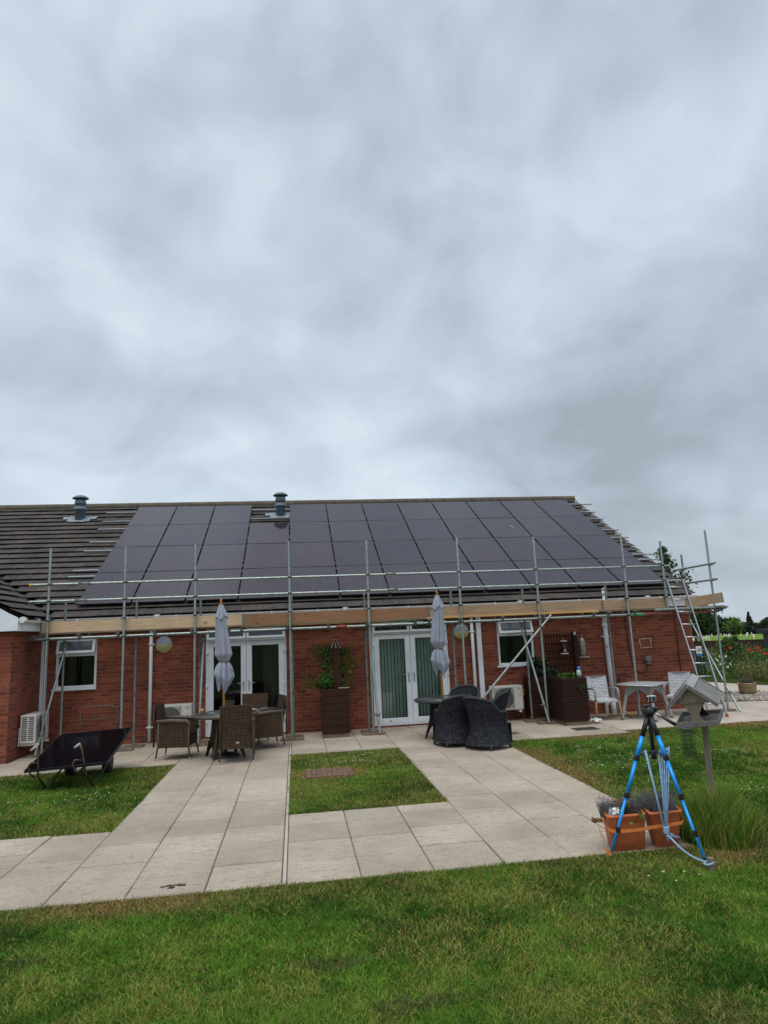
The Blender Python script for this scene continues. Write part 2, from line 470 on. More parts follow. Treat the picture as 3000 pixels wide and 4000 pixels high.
class MB:
    def __init__(s):
        s.v = []; s.f = []; s.sm = []; s.uv = {}; s.n = 0

    def add(s, vs_, fs, smooth=False, uv=None):
        b = s.n
        vs_ = np.asarray(vs_, float).reshape(-1, 3)
        s.v.append(vs_); s.n += len(vs_)
        for i, f in enumerate(fs):
            if uv is not None:
                s.uv[len(s.f)] = [uv[k] for k in f] if not isinstance(uv, dict) else uv[i]
            s.f.append([b + k for k in f]); s.sm.append(smooth)
        return s

    def box(s, x0, x1, y0, y1, z0, z1, bev=0):
        c = ((x0 + x1) / 2, (y0 + y1) / 2, (z0 + z1) / 2)
        return s.obox(c, (x1 - x0, y1 - y0, z1 - z0), None, bev)

    def obox(s, c, size, R=None, bev=0):
        hx, hy, hz = [a / 2 for a in size]
        c = np.array(c, float)
        if bev <= 0:
            p = np.array([(x, y, z) for x in (-hx, hx) for y in (-hy, hy) for z in (-hz, hz)])
            f = [(0, 1, 3, 2), (4, 6, 7, 5), (0, 4, 5, 1), (2, 3, 7, 6), (0, 2, 6, 4), (1, 5, 7, 3)]
        else:
            bev = min(bev, hx * .9, hy * .9, hz * .9)
            p = []
            for x in (-1, 1):
                for y in (-1, 1):
                    for z in (-1, 1):
                        p += [(x * (hx - bev), y * (hy - bev), z * hz), (x * (hx - bev), y * hy, z * (hz - bev)), (x * hx, y * (hy - bev), z * (hz - bev))]
            p = np.array(p)
            I = lambda x, y, z, k: ((x * 4 + y * 2 + z) * 3 + k)
            f = []
            for z in (0, 1):
                q = [I(0, 0, z, 0), I(1, 0, z, 0), I(1, 1, z, 0), I(0, 1, z, 0)]; f.append(q if z else q[::-1])
            for y in (0, 1):
                q = [I(0, y, 0, 1), I(1, y, 0, 1), I(1, y, 1, 1), I(0, y, 1, 1)]; f.append(q[::-1] if y else q)
            for x in (0, 1):
                q = [I(x, 0, 0, 2), I(x, 1, 0, 2), I(x, 1, 1, 2), I(x, 0, 1, 2)]; f.append(q if x else q[::-1])
            for x in (0, 1):
                for y in (0, 1):
                    f.append([I(x, y, 0, 1), I(x, y, 0, 2), I(x, y, 1, 2), I(x, y, 1, 1)])
                    f.append([I(x, 0, y, 0), I(x, 1, y, 0), I(x, 1, y, 2), I(x, 0, y, 2)])
                    f.append([I(0, x, y, 0), I(1, x, y, 0), I(1, x, y, 1), I(0, x, y, 1)])
                    for z in (0, 1):
                        f.append([I(x, y, z, 0), I(x, y, z, 1), I(x, y, z, 2)])
        if R is not None:
            p = p @ np.asarray(R).T
        return s.add(p + c, f)

    def beam(s, a, b, w, h, bev=0, upv=(0, 0, 1)):
        a = np.array(a, float); b = np.array(b, float)
        d = b - a; L = np.linalg.norm(d); d /= L
        u = np.array(upv, float)
        if abs(d @ u) > .99:
            u = np.array([1., 0, 0])
        x = np.cross(u, d); x /= np.linalg.norm(x)
        z = np.cross(d, x)
        return s.obox((a + b) / 2, (w, L, h), np.array([x, d, z]).T, bev)

    def path(s, pts, r, n=8, caps=True, smooth=True, closed=False, hollow=False):
        P = np.array(pts, float); k = len(P)
        r = np.full(k, r) if np.isscalar(r) else np.array(r, float)
        T = np.gradient(P, axis=0) if not closed else np.roll(P, -1, 0) - np.roll(P, 1, 0)
        T /= np.maximum(np.linalg.norm(T, axis=1)[:, None], 1e-9)
        u = np.array([0, 0, 1.]) if abs(T[0][2]) < .9 else np.array([1., 0, 0])
        A = np.cross(T[0], u); A /= np.linalg.norm(A)
        rings = []; uvs = []; L = 0
        for i in range(k):
            A = A - (A @ T[i]) * T[i]; A /= np.linalg.norm(A)
            B = np.cross(T[i], A)
            if i:
                L += np.linalg.norm(P[i] - P[i - 1])
            for j in range(n):
                a = 2 * pi * j / n
                rings.append(P[i] + r[i] * (cos(a) * A + sin(a) * B))
        f = []; uv = {}
        seg = k if closed else k - 1
        for i in range(seg):
            i2 = (i + 1) % k
            for j in range(n):
                j2 = (j + 1) % n
                f.append((i * n + j, i * n + j2, i2 * n + j2, i2 * n + j))
                L0 = np.linalg.norm(P[i2] - P[i]) * i
                rr_ = 2 * pi * r[i]
                uv[len(f) - 1] = [(rr_ * j / n, L0), (rr_ * (j + 1) / n, L0), (rr_ * (j + 1) / n, L0 + np.linalg.norm(P[i2] - P[i])), (rr_ * j / n, L0 + np.linalg.norm(P[i2] - P[i]))]
        s.add(rings, f, smooth, uv)
        if caps and not closed:
            b = s.n - k * n
            if hollow:
                # open ends: inner wall a little way in so the bore reads as a dark hole
                for e, sg in ((0, 1), (k - 1, -1)):
                    inn = []; dp = []
                    c = P[e]
                    for j in range(n):
                        q = np.array(rings[e * n + j])
                        inn.append(c + (q - c) * .8); dp.append(c + (q - c) * .8 + sg * T[e] * r[e] * 2.5)
                    fs = [(j, (j + 1) % n, n + (j + 1) % n, n + j) for j in range(n)]
                    s.add(np.vstack([np.array(rings[e * n:(e + 1) * n]), inn]), fs)
                    s.add(np.vstack([inn, dp]), fs)
                    s.add(dp, [list(range(n))])
            else:
                s.f.append([b + j for j in range(n)][::-1]); s.sm.append(False)
                s.f.append([b + (k - 1) * n + j for j in range(n)]); s.sm.append(False)
        return s

    def tube(s, a, b, r, n=10, r2=None, hollow=False):
        return s.path([a, b], [r, r if r2 is None else r2], n, hollow=hollow)

    def grid(s, fn, nu, nv, smooth=True, closeu=False, uvs=(1, 1)):
        V = []; uv = []
        for i in range(nu + 1):
            for j in range(nv + 1):
                V.append(fn(i / nu, j / nv)); uv.append((i / nu * uvs[0], j / nv * uvs[1]))
        f = [(i * (nv + 1) + j, (i + 1) * (nv + 1) + j, (i + 1) * (nv + 1) + j + 1, i * (nv + 1) + j + 1) for i in range(nu) for j in range(nv)]
        return s.add(V, f, smooth, uv)

    def lathe(s, prof, n=24, c=(0, 0, 0), smooth=True, cap0=True, cap1=True, sx=1, sy=1):
        V = []; c = np.array(c, float); k = len(prof)
        for r, z in prof:
            for j in range(n):
                a = 2 * pi * j / n
                V.append(c + (r * cos(a) * sx, r * sin(a) * sy, z))
        f = []; uv = {}
        for i in range(k - 1):
            for j in range(n):
                f.append((i * n + j, i * n + (j + 1) % n, (i + 1) * n + (j + 1) % n, (i + 1) * n + j))
                R0 = max(p[0] for p in prof) * 2 * pi
                uv[len(f) - 1] = [(R0 * j / n, prof[i][1]), (R0 * (j + 1) / n, prof[i][1]), (R0 * (j + 1) / n, prof[i + 1][1]), (R0 * j / n, prof[i + 1][1])]
        b = s.n
        s.add(V, f, smooth, uv)
        if cap0 and prof[0][0] > 1e-5:
            s.f.append([b + j for j in range(n)][::-1]); s.sm.append(False)
        if cap1 and prof[-1][0] > 1e-5:
            s.f.append([b + (k - 1) * n + j for j in range(n)]); s.sm.append(False)
        return s

    def prism(s, poly, axis, a, b):
        """poly: 2-D outline; extruded along axis 'x','y' or 'z' from a to b"""
        n = len(poly)
        def P(p, t):
            return {'x': (t, p[0], p[1]), 'y': (p[0], t, p[1]), 'z': (p[0], p[1], t)}[axis]
        V = [P(p, a) for p in poly] + [P(p, b) for p in poly]
        f = [list(range(n))[::-1], list(range(n, 2 * n))] + [(i, (i + 1) % n, n + (i + 1) % n, n + i) for i in range(n)]
        return s.add(V, f)

    def xf(s, R=None, t=(0, 0, 0)):
        s.v = [(v @ np.asarray(R).T if R is not None else v) + np.array(t) for v in s.v]
        return s

    def build(s, name, m, parent=None, world=True, tint=None):
        v = np.vstack(s.v)
        loc = None
        if parent is None:
            c = (v.min(0) + v.max(0)) / 2
            loc = (c[0], c[1], v[:, 2].min())
            v = v - np.array(loc)
        elif world:
            r = parent
            while r.parent:
                r = r.parent
            Mi = (Matrix.Translation(r.location) @ r.rotation_euler.to_matrix().to_4x4()).inverted()
            A = np.array(Mi)
            v = v @ A[:3, :3].T + A[:3, 3]
        me = bpy.data.meshes.new(name)
        me.from_pydata(v.tolist(), [], s.f)
        me.polygons.foreach_set('use_smooth', s.sm)
        if s.uv:
            l = me.uv_layers.new(name='UVMap')
            arr = np.zeros((len(me.loops), 2), np.float32)
            for i, p in enumerate(me.polygons):
                if i in s.uv:
                    arr[p.loop_start:p.loop_start + p.loop_total] = s.uv[i]
            l.data.foreach_set('uv', arr.ravel())
        if tint is not None:
            a = me.attributes.new('tint', 'FLOAT_COLOR', 'POINT')
            t4 = np.ones((len(v), 4), np.float32)
            tt = np.asarray(tint, np.float32)
            t4[:, :3] = tt if tt.ndim == 2 else tt[:, None]
            a.data.foreach_set('color', t4.ravel())
        if m:
            me.materials.append(m)
        me.update()
        o = bpy.data.objects.new(name, me)
        COL.objects.link(o)
        if parent is not None:
            o.parent = parent
        elif loc is not None:
            o.location = loc
        return o


def tag(o, label, cat, group=None):
    o['label'] = label; o['category'] = cat
    if group:
        o['group'] = group
    return o


def struct(o, kind='structure', label=None):
    o['kind'] = kind
    if label:
        o['label'] = label
    return o


def thing(name, label, cat, loc=(0, 0, 0), rz=0, group=None):
    o = bpy.data.objects.new(name, None)
    COL.objects.link(o)
    o.location = loc; o.rotation_euler = (0, 0, rz)
    o.empty_display_size = .1
    return tag(o, label, cat, group)


def dup(root, loc, rz, label, group=None):
    def cp(o, par):
        c = o.copy(); COL.objects.link(c)
        if par:
            c.parent = par
        for ch in [x for x in KIDS.get(o.name, o.children)]:
            cp(ch, c)
        return c
    r = cp(root, None)
    r.location = loc; r.rotation_euler = (0, 0, rz); r['label'] = label
    if group:
        r['group'] = group
    return r


KIDS = {}


def fastmesh(name, V, F3, m, tint=None, parent=None, smooth=False, quads=False):
    """numpy arrays straight into one mesh"""
    me = bpy.data.meshes.new(name)
    k = 4 if quads else 3
    me.vertices.add(len(V)); me.vertices.foreach_set('co', np.asarray(V, np.float32).ravel())
    me.loops.add(len(F3) * k); me.loops.foreach_set('vertex_index', np.asarray(F3, np.int32).ravel())
    me.polygons.add(len(F3))
    me.polygons.foreach_set('loop_start', np.arange(0, len(F3) * k, k, dtype=np.int32))
    me.polygons.foreach_set('loop_total', np.full(len(F3), k, np.int32))
    if smooth:
        me.polygons.foreach_set('use_smooth', np.ones(len(F3), bool))
    me.update(calc_edges=True)
    if tint is not None:
        a = me.attributes.new('tint', 'FLOAT_COLOR', 'POINT')
        t4 = np.ones((len(V), 4), np.float32); t4[:, :3] = tint
        a.data.foreach_set('color', t4.ravel())
    me.materials.append(m)
    o = bpy.data.objects.new(name, me)
    COL.objects.link(o)
    if parent:
        o.parent = parent
    return o


def vnoise(x, y, sc, seed=0, oct=3):
    """2-D value noise 0..1"""
    r = np.random.default_rng(seed).random((64, 64))
    out = 0; amp = 1; tot = 0
    for o in range(oct):
        fx = x * sc; fy = y * sc
        ix = np.floor(fx).astype(int); iy = np.floor(fy).astype(int)
        tx = fx - ix; ty = fy - iy
        tx = tx * tx * (3 - 2 * tx); ty = ty * ty * (3 - 2 * ty)
        g = lambda a, b: r[a % 64, b % 64]
        v = (g(ix, iy) * (1 - tx) + g(ix + 1, iy) * tx) * (1 - ty) + (g(ix, iy + 1) * (1 - tx) + g(ix + 1, iy + 1) * tx) * ty
        out = out + amp * v; tot += amp; amp *= .5; sc *= 2.03
    return out / tot


def blades(x, y, z0, h, w, lean, tint):
    """tapered triangular blades (two segments) at points"""
    n = len(x)
    a = rng.random(n) * 2 * pi; b = rng.random(n) * 2 * pi
    dx = np.cos(a) * w / 2; dy = np.sin(a) * w / 2
    lx = np.cos(b) * lean * h; ly = np.sin(b) * lean * h
    V = np.empty((n, 5, 3), np.float32)
    V[:, 0] = np.stack([x - dx, y - dy, z0 + 0 * x], 1); V[:, 1] = np.stack([x + dx, y + dy, z0 + 0 * x], 1)
    V[:, 2] = np.stack([x - dx * .8 + lx * .35, y - dy * .8 + ly * .35, z0 + h * .6], 1)
    V[:, 3] = np.stack([x + dx * .8 + lx * .35, y + dy * .8 + ly * .35, z0 + h * .6], 1)
    V[:, 4] = np.stack([x + lx, y + ly, z0 + h], 1)
    base = np.arange(n)[:, None] * 5
    F = np.concatenate([base + [0, 1, 3], base + [0, 3, 2], base + [2, 3, 4]], 0)
    return V.reshape(-1, 3), F, np.repeat(tint, 5, axis=0)


def leaves(P, size, tint, flat=0., aspect=.5, droop=0.):
    """diamond leaf faces at points P with random attitude"""
    n = len(P)
    d = rng.normal(size=(n, 3)); d[:, 2] *= (1 - flat); d[:, 2] -= droop
    d /= np.linalg.norm(d, axis=1)[:, None]
    e = rng.normal(size=(n, 3)); e -= (e * d).sum(1)[:, None] * d
    e /= np.linalg.norm(e, axis=1)[:, None]
    s = (size * (.6 + .8 * rng.random(n)))[:, None] if np.isscalar(size) else size[:, None]
    nn = np.cross(d, e)
    V = np.stack([P - d * s * .5, P + e * s * aspect * .5 + nn * s * .08, P + d * s * .5, P - e * s * aspect * .5 + nn * s * .08], 1)
    F = np.arange(n * 4).reshape(n, 4)
    return V.reshape(-1, 3), F, np.repeat(tint, 4, axis=0)


def tints(n, c, var=.3, hue=.12):
    c = np.array(c)
    k = 1 + (rng.random((n, 1)) - .5) * 2 * var
    h = 1 + (rng.random((n, 3)) - .5) * 2 * hue
    return np.clip(c * k * h, 0, 1)

# ================================================================== THE SETTING
PAVE = []          # paving rectangles (x0,x1,y0,y1), grass stays out of them


def ground():
    m, t, b = newmat('meadow_ground')
    v = pos(t, 'World')
    n = noise_(t, v, 1.1, 6, .65)
    near = ramp(t, n, [(.3, (.022, .040, .008)), (.5, (.036, .058, .012)), (.72, (.075, .068, .026))])
    far = ramp(t, noise_(t, v, .12, 4, .6), [(.3, (.10, .19, .022)), (.7, (.17, .27, .035))])
    s = N(t, 'ShaderNodeSeparateXYZ'); t.links.new(v, s.inputs[0])
    dist = math_(t, 'ADD', math_(t, 'MULTIPLY', s.outputs[0], .6), math_(t, 'MULTIPLY', s.outputs[1], .8))
    k = ramp(t, math_(t, 'DIVIDE', dist, 100.), [(.235, (0, 0, 0)), (.26, (1, 1, 1))])
    t.links.new(mix(t, k, near, far), b.inputs['Base Color'])
    b.inputs['Roughness'].default_value = 1.0
    b.inputs['Specular IOR Level'].default_value = .1
    bump_(t, b, noise_(t, v, 30, 5, .7), .8, .03)
    # radial sheet, flat near the house, falling gently away beyond the beds
    rs = [0.01, 4, 8, 12, 16, 20, 25, 30, 34, 38, 45, 60, 80, 110, 150, 200, 260, 330, 450, 700, 1200]
    V = []; F = []; n = 72
    for r in rs:
        for j in range(n):
            a = 2 * pi * j / n
            x, y = r * sin(a), -15 + r * cos(a)
            z = -.03 - .0165 * max(0, min(r, 420) - 36) * (1 if y > -15 else .0)
            V.append((x, y, z))
    for i in range(len(rs) - 1):
        for j in range(n):
            F.append((i * n + j, i * n + (j + 1) % n, (i + 1) * n + (j + 1) % n, (i + 1) * n + j))
    F.append(list(range(n)))
    o = MB().add(V, [f[::-1] for f in F], True).build('ground', m)
    struct(o)


def gz(x, y):
    r = math.hypot(x, y + 15)
    return -.03 - .0165 * max(0, min(r, 420) - 36)


ground()


def paving():
    b = MB(); tint = []
    G = .632; X0 = -.1125
    random.seed(3)
    def col_x(i):
        if i >= 0:
            return X0 + i * G, X0 + (i + 1) * G
        return -.1525 + i * G * 1.0 + .0 + G * 0 , -.1525 + (i + 1) * G
    def slab(x0, x1, y0, y1):
        g = .004
        z = random.uniform(-.005, .004)
        b.box(x0 + g, x1 - g, y0 + .007, y1 - .007, -.05, z, .008)
        tint.append(random.random())
    def fill(i, ya, yb, offs=None):
        x0, x1 = col_x(i)
        y = ya - (offs if offs is not None else (.0 if i % 2 else .0))
        step = .615
        y = yb
        first = step * random.choice((1, 1, .5, .75))
        while y > ya + .02:
            y2 = max(ya, y - first); first = step
            if y2 - ya < .12:
                y2 = ya
            slab(x0, x1, y2, y)
            y = y2
    # columns right of the double joint: 0..5 ; left: -1,-2,-3 ...
    YF = -8.93
    for i in range(-3, 0):
        fill(i, YF, 0.0)
    for i in range(3, 6):
        fill(i, YF, 0.0)
    for i in range(0, 3):
        fill(i, YF, -6.70); fill(i, -2.70, 0.0)
    for i in range(-14, -3):
        fill(i, YF, -6.80)
        fill(i, -2.86, 0.0 if col_x(i)[0] > -5.3 else -1.55)
    for i in range(6, 10):
        fill(i, -2.74, 0.0)
    o = b.build('patio', SLAB, None, True, np.repeat(np.array(tint), 24))
    struct(o)
    # narrow filler strip between the two joints, bedding below
    f = MB()
    f.box(-.146, -.118, YF, 0, -.05, -.002)
    o2 = f.build('paving_strip', CONC); struct(o2)
    m = MB()
    for x0, x1, y0, y1 in ((-2.05, -.1, YF, 0), (1.78, 3.68, YF, 0), (-.1, 1.78, YF, -6.7), (-.1, 1.78, -2.7, 0), (-9.1, -2.05, YF, -6.8), (-9.1, -2.05, -2.86, 0), (3.68, 6.21, -2.74, 0)):
        m.box(x0, x1, y0, y1, -.06, -.011)
        PAVE.append((x0, x1, y0, y1))
    o3 = m.build('paving_bed', MORTAR); struct(o3)
    # concrete apron along the right part of the house and the path round the corner
    c = MB()
    pts = [(6.215, -2.45), (30, -2.45), (30, .38), (11.4, .42), (10.2, .75), (9.5, .9), (9.5, 12), (6.3, 12), (6.215, 0)]
    c.prism(pts, 'z', -.06, -.002)
    o4 = c.build('concrete_path', CONC); struct(o4)
    c = MB()
    pts = [(9.504, 2.62), (11.9, 2.64), (12.8, 2.15), (16, .9), (30, -1), (30, 2.6), (17, 2.6), (14.0, 3.72), (13.75, 4.3), (13.4, 5.75), (13.1, 7.5), (13.0, 12), (9.504, 12)]
    c.prism(pts, 'z', -.06, -.003)
    o5 = c.build('curved_path', CONC); struct(o5)


paving()


def gravel():
    poly = [(9.5, .93), (10.2, .78), (11.4, .45), (30, .4), (30, -1.02 + 1.4), (16, .95), (12.8, 2.13), (11.9, 2.61), (9.5, 2.6)]
    x = rng.uniform(9.5, 16, 16000); y = rng.uniform(.42, 2.62, 16000)
    low = np.interp(x, [9.5, 10.2, 11.4, 16], [.93, .78, .45, .44]); hi = np.interp(x, [9.5, 11.9, 12.8, 16], [2.6, 2.6, 2.13, .95])
    k = (y > low) & (y < hi); x = x[k]; y = y[k]; n = len(x)
    t = (1 + 5 ** .5) / 2
    ico = np.array([(-1, t, 0), (1, t, 0), (-1, -t, 0), (1, -t, 0), (0, -1, t), (0, 1, t), (0, -1, -t), (0, 1, -t), (t, 0, -1), (t, 0, 1), (-t, 0, -1), (-t, 0, 1)]) / 1.9
    fi = np.array([(0, 11, 5), (0, 5, 1), (0, 1, 7), (0, 7, 10), (0, 10, 11), (1, 5, 9), (5, 11, 4), (11, 10, 2), (10, 7, 6), (7, 1, 8), (3, 9, 4), (3, 4, 2), (3, 2, 6), (3, 6, 8), (3, 8, 9), (4, 9, 5), (2, 4, 11), (6, 2, 10), (8, 6, 7), (9, 8, 1)])
    s = rng.uniform(.018, .042, (n, 1, 1)) * np.array([1, 1, .65]) * rng.uniform(.7, 1.3, (n, 1, 3))
    a = rng.random(n) * 6.28
    V = ico[None] * s
    c, sn = np.cos(a)[:, None], np.sin(a)[:, None]
    V = np.stack([V[..., 0] * c - V[..., 1] * sn, V[..., 0] * sn + V[..., 1] * c, V[..., 2]], -1)
    V += np.stack([x, y, rng.uniform(-.005, .03, n)], 1)[:, None]
    F = (np.arange(n)[:, None, None] * 12 + fi).reshape(-1, 3)
    base = np.where(rng.random((n, 1)) < .5, np.array([[.36, .32, .28]]), np.array([[.22, .185, .16]]))
    tt = np.repeat(np.clip(base * rng.uniform(.6, 1.5, (n, 1)), 0, 1), 12, axis=0)
    o = fastmesh('gravel', V.reshape(-1, 3), F, PEB, tt, smooth=True)
    o['kind'] = 'stuff'; o['label'] = 'bed of rounded pinkish grey pebbles beside the curved path'
    o['category'] = 'gravel'


gravel()


# ================================================================== THE HOUSE
T30 = math.tan(rad(30))
mz = lambda y: 2.77 + T30 * y          # tile plane of the main roof
RID = 5.93


def house():
    H = thing('bungalow', 'long single storey red brick bungalow with brown tiled roof and white doors', 'bungalow', (2, 0, 0))
    # --- front wall with openings
    holes = [(-4.99, -4.16, 1.17, 2.2), (-1.93, -.2, .03, 2.27), (1.68, 3.42, .03, 2.27), (4.58, 5.45, 1.18, 2.2)]
    xs = sorted({-5.25, 9.37, *[h[0] for h in holes], *[h[1] for h in holes]})
    w = MB()
    for a, b_ in zip(xs[:-1], xs[1:]):
        hs = [h for h in holes if h[0] <= a and h[1] >= b_]
        if hs:
            w.box(a, b_, 0, .3, -.05, hs[0][2]); w.box(a, b_, 0, .3, hs[0][3], 2.42)
        else:
            w.box(a, b_, 0, .3, -.05, 2.42)
    # gable end and back
    w.prism([(.3, -.05), (12.1, -.05), (12.1, 2.42), (RID, 2.62 + T30 * RID), (.3, 2.62 + T30 * .3)], 'x', 9.07, 9.37)
    w.box(-12, 9.07, 11.8, 12.1, -.05, 2.42)
    w.build('front_wall', BRICK, H)
    v = MB()
    v.box(-5.55, -5.2502, -1.55, .3, -.05, 2.42)
    v.prism([(-12.7, -.05), (-5.55, -.05), (-5.55, 2.42), (-9, 4.6), (-12.7, 2.42)], 'y', -1.55, -1.25)
    v.build('wing_wall', BRICK, H)
    r = MB()
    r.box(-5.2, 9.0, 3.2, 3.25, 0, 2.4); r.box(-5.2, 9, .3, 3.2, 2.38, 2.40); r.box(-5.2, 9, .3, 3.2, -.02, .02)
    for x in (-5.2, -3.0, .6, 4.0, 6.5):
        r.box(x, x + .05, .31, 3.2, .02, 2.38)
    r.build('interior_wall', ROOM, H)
    # --- roof tiles
    t = MB(); tint = []
    random.seed(5)
    gauge = (RID + .29) / 22
    ca, sa = cos(rad(30)), sin(rad(30))
    nrm = np.array([0, -sa, ca])
    for i in range(22):
        y0 = -.29 + i * gauge; y1 = y0 + gauge * 1.08
        xmin = -4.98 - ((y0 + y1) / 2 + .277) + .06
        xmin = max(xmin, -12.5)
        x = 9.41
        x += 0 if i % 2 else 0
        first = .165 if i % 2 else .33
        while x > xmin:
            wd = first; first = .33
            x0 = max(x - wd, xmin)
            lift = random.uniform(-.003, .004)
            th = .010
            p = []
            for yy, off in ((y0, .050), (y1, .006)):
                for xx in (x0 + .003, x - .003):
                    top = np.array([xx, yy, mz(yy)]) + nrm * (off + lift + random.uniform(-.0015, .0015))
                    p += [top, top - nrm * th]
            t.add(p, [(0, 2, 6, 4), (1, 5, 7, 3), (0, 1, 3, 2), (4, 6, 7, 5), (0, 4, 5, 1), (2, 3, 7, 6)])
            tint += [random.random()] * 8
            x = x0 if x0 > xmin else xmin - 1
    # felt / underlay so no light leaks, and the rear slope
    t.add([(-12.5, -.2, mz(-.2) - .05), (9.39, -.2, mz(-.2) - .05), (9.39, RID, mz(RID) - .05), (-12.5, RID, mz(RID) - .05)], [(0, 1, 2, 3)]); tint += [.3] * 4
    t.add([(-12.5, RID, mz(RID)), (9.39, RID, mz(RID)), (9.39, 12.3, mz(RID) - T30 * (12.3 - RID)), (-12.5, 12.3, mz(RID) - T30 * (12.3 - RID))], [(0, 1, 2, 3)]); tint += [.3] * 4
    roof = t.build('roof', TILE, H, True, np.array(tint))
    # wing roof
    t = MB(); tint = []
    nw = np.array([sa, 0, ca])
    wz = lambda x: 2.61 + T30 * (-4.98 - x)
    gw = .283
    for i in range(14):
        x0 = -4.97 - i * gw; x1 = x0 - gw * 1.08
        yv = -.277 + (-4.98 - (x0 + x1) / 2) - .06
        y = -1.70
        first = .33 if i % 2 else .165
        while y < yv:
            y2 = min(y + first, yv); first = .33
            lift = random.uniform(-.003, .004)
            p = []
            for xx, off in ((x0, .050), (x1, .006)):
                for yy in (y + .003, y2 - .003):
                    top = np.array([xx, yy, wz(xx)]) + nw * (off + lift + random.uniform(-.0015, .0015))
                    p += [top, top - nw * .010]
            t.add(p, [(0, 2, 6, 4), (1, 5, 7, 3), (0, 1, 3, 2), (4, 6, 7, 5), (0, 4, 5, 1), (2, 3, 7, 6)])
            tint += [random.random()] * 8
            y = y2 + (1 if y2 >= yv else 0)
    t.add([(-5.02, -1.66, wz(-5.02) - .05), (-5.02, -.3, wz(-5.02) - .05), (-9, 3.8, wz(-9) - .05), (-9, -1.66, wz(-9) - .05)], [(0, 1, 2, 3)]); tint += [.3] * 4
    t.add([(-9, -1.66, wz(-9)), (-9, 3.8, wz(-9)), (-13, 3.8, 2.6), (-13, -1.66, 2.6)], [(0, 1, 2, 3)]); tint += [.3] * 4
    t.build('wing_roof', TILE, H, True, np.array(tint))
    # ridge tiles
    rd = MB(); tint = []
    x = 9.41
    while x > -12:
        x0 = x - .45
        V = []; k = 9
        for xx in (x0 + .004, x):
            for j in range(k):
                a = pi * (j / (k - 1)) * 1.15 - .075 * pi
                V.append((xx, RID + .125 * cos(a), mz(RID) + .0 + .125 * sin(a) + random.uniform(-.002, .002)))
        fs = [(j, j + 1, k + j + 1, k + j) for j in range(k - 1)] + [list(range(k))[::-1], list(range(k, 2 * k))]
        rd.add(V, fs); tint += [random.random()] * (2 * k)
        x = x0
    rd.build('ridge_tiles', mat('ridge_tile', (.10, .085, .06), .9, var=.2, sc=5, bump=.5, dirt=((.17, .14, .055), 6, .55), space='World'), roof)
    # --- eaves: fascia, soffit, gutters
    e = MB()
    e.box(-5.08, 9.37, -.19, -.17, 2.36, 2.58)
    e.box(-5.10, -5.08, -1.70, -.17, 2.36, 2.56)
    # boxed end + barge boards of the wing gable
    e.prism([(-5.10, 2.365), (-5.10, 2.60), (-5.30, 2.705), (-5.42, 2.60), (-5.42, 2.365)], 'y', -1.735, -1.71)
    e.prism([(-5.302, 2.475), (-5.302, 2.71), (-9.0, 4.84), (-9.0, 4.60)], 'y', -1.732, -1.708)
    e.prism([(9.372, 2.36), (9.372, 2.44), (9.372, 2.44), (9.372, 2.36)], 'y', -.17, -.16) if 0 else None
    e.box(9.375, 9.40, -.19, .05, 2.36, 2.58)
    e.build('fascia', UPVC, H)
    s = MB()
    s.box(-5.08, 9.37, -.17, .0, 2.362, 2.375); s.box(-5.25, -5.10, -1.7, -.17, 2.362, 2.375); s.box(-9, -5.25, -1.7, -1.55, 2.362, 2.375)
    s.build('soffit', UPVC, H)
    def gutter(b, a, c, r=.056):
        a = np.array(a, float); c = np.array(c, float); d = (c - a) / np.linalg.norm(c - a)
        side = np.cross(d, [0, 0, 1.])
        V = []; k = 9
        for p in (a, c):
            for rr_ in (r, r - .004):
                for j in range(k):
                    an = pi + pi * j / (k - 1)
                    V.append(p + side * cos(an) * rr_ + np.array([0, 0, 1]) * sin(an) * rr_)
        f = []
        for j in range(k - 1):
            f += [(j, j + 1, 2 * k + j + 1, 2 * k + j), (k + j, 3 * k + j, 3 * k + j + 1, k + j + 1)]
        f += [(0, 2 * k, 3 * k, k), (k - 1, 2 * k - 1, 4 * k - 1, 3 * k - 1)]
        b.add(V, f)
        for e0, o0 in ((a, 0), (c, 2 * k)):
            b.add([V[o0 + j] for j in range(k)], [list(range(k))])
    g = MB()
    gutter(g, (-4.98, -.25, 2.60), (9.47, -.25, 2.592))
    for x in np.arange(-4.5, 9.4, 1.0):
        g.box(x - .012, x + .012, -.312, -.19, 2.535, 2.604)
    for x in (-2.9, 1.1, 5.1, 8.2):
        g.path([(x - .06, -.25, 2.59), (x + .06, -.25, 2.59)], .062, 12)
    g.build('gutter', UPVC_OLD, H)
    g = MB(); gutter(g, (-5.035, -1.73, 2.56), (-5.035, -.3, 2.56))
    for y in (-1.66, -1.0):
        g.path([(-5.035, y - .05, 2.558), (-5.035, y + .05, 2.558)], .063, 12)
    g.build('gutter', UPVC_OLD, H)
    # --- downpipes and cover strips (fixed to the wall)
    def downpipe(x, y, r, z0, z1, m=UPVC, sock=()):
        d = MB(); d.tube((x, y, z0), (x, y, z1), r, 14)
        for z in sock:
            d.tube((x, y, z), (x, y, z + .05), r + .008, 14); d.box(x - r - .03, x + r + .03, y, 0.0, z + .01, z + .035)
        return d.build('downpipe', m, H)
    d = downpipe(-3.05, -.06, .036, .02, 2.5, sock=(.28, 1.98)); 
    d = downpipe(3.98, -.06, .036, .02, 2.5, sock=(.3, 1.95))
    d = MB()
    d.path([(7.19, -.08, 0.3), (7.17, -.08, 1.98), (7.165, -.09, 2.05), (7.10, -.30, 2.25), (7.085, -.40, 2.34), (7.085, -.40, 2.76)], .052, 16)
    d.tube((7.17, -.08, 1.93), (7.167, -.085, 2.03), .06, 16); d.box(7.08, 7.3, -.08, 0, 1.72, 1.745)
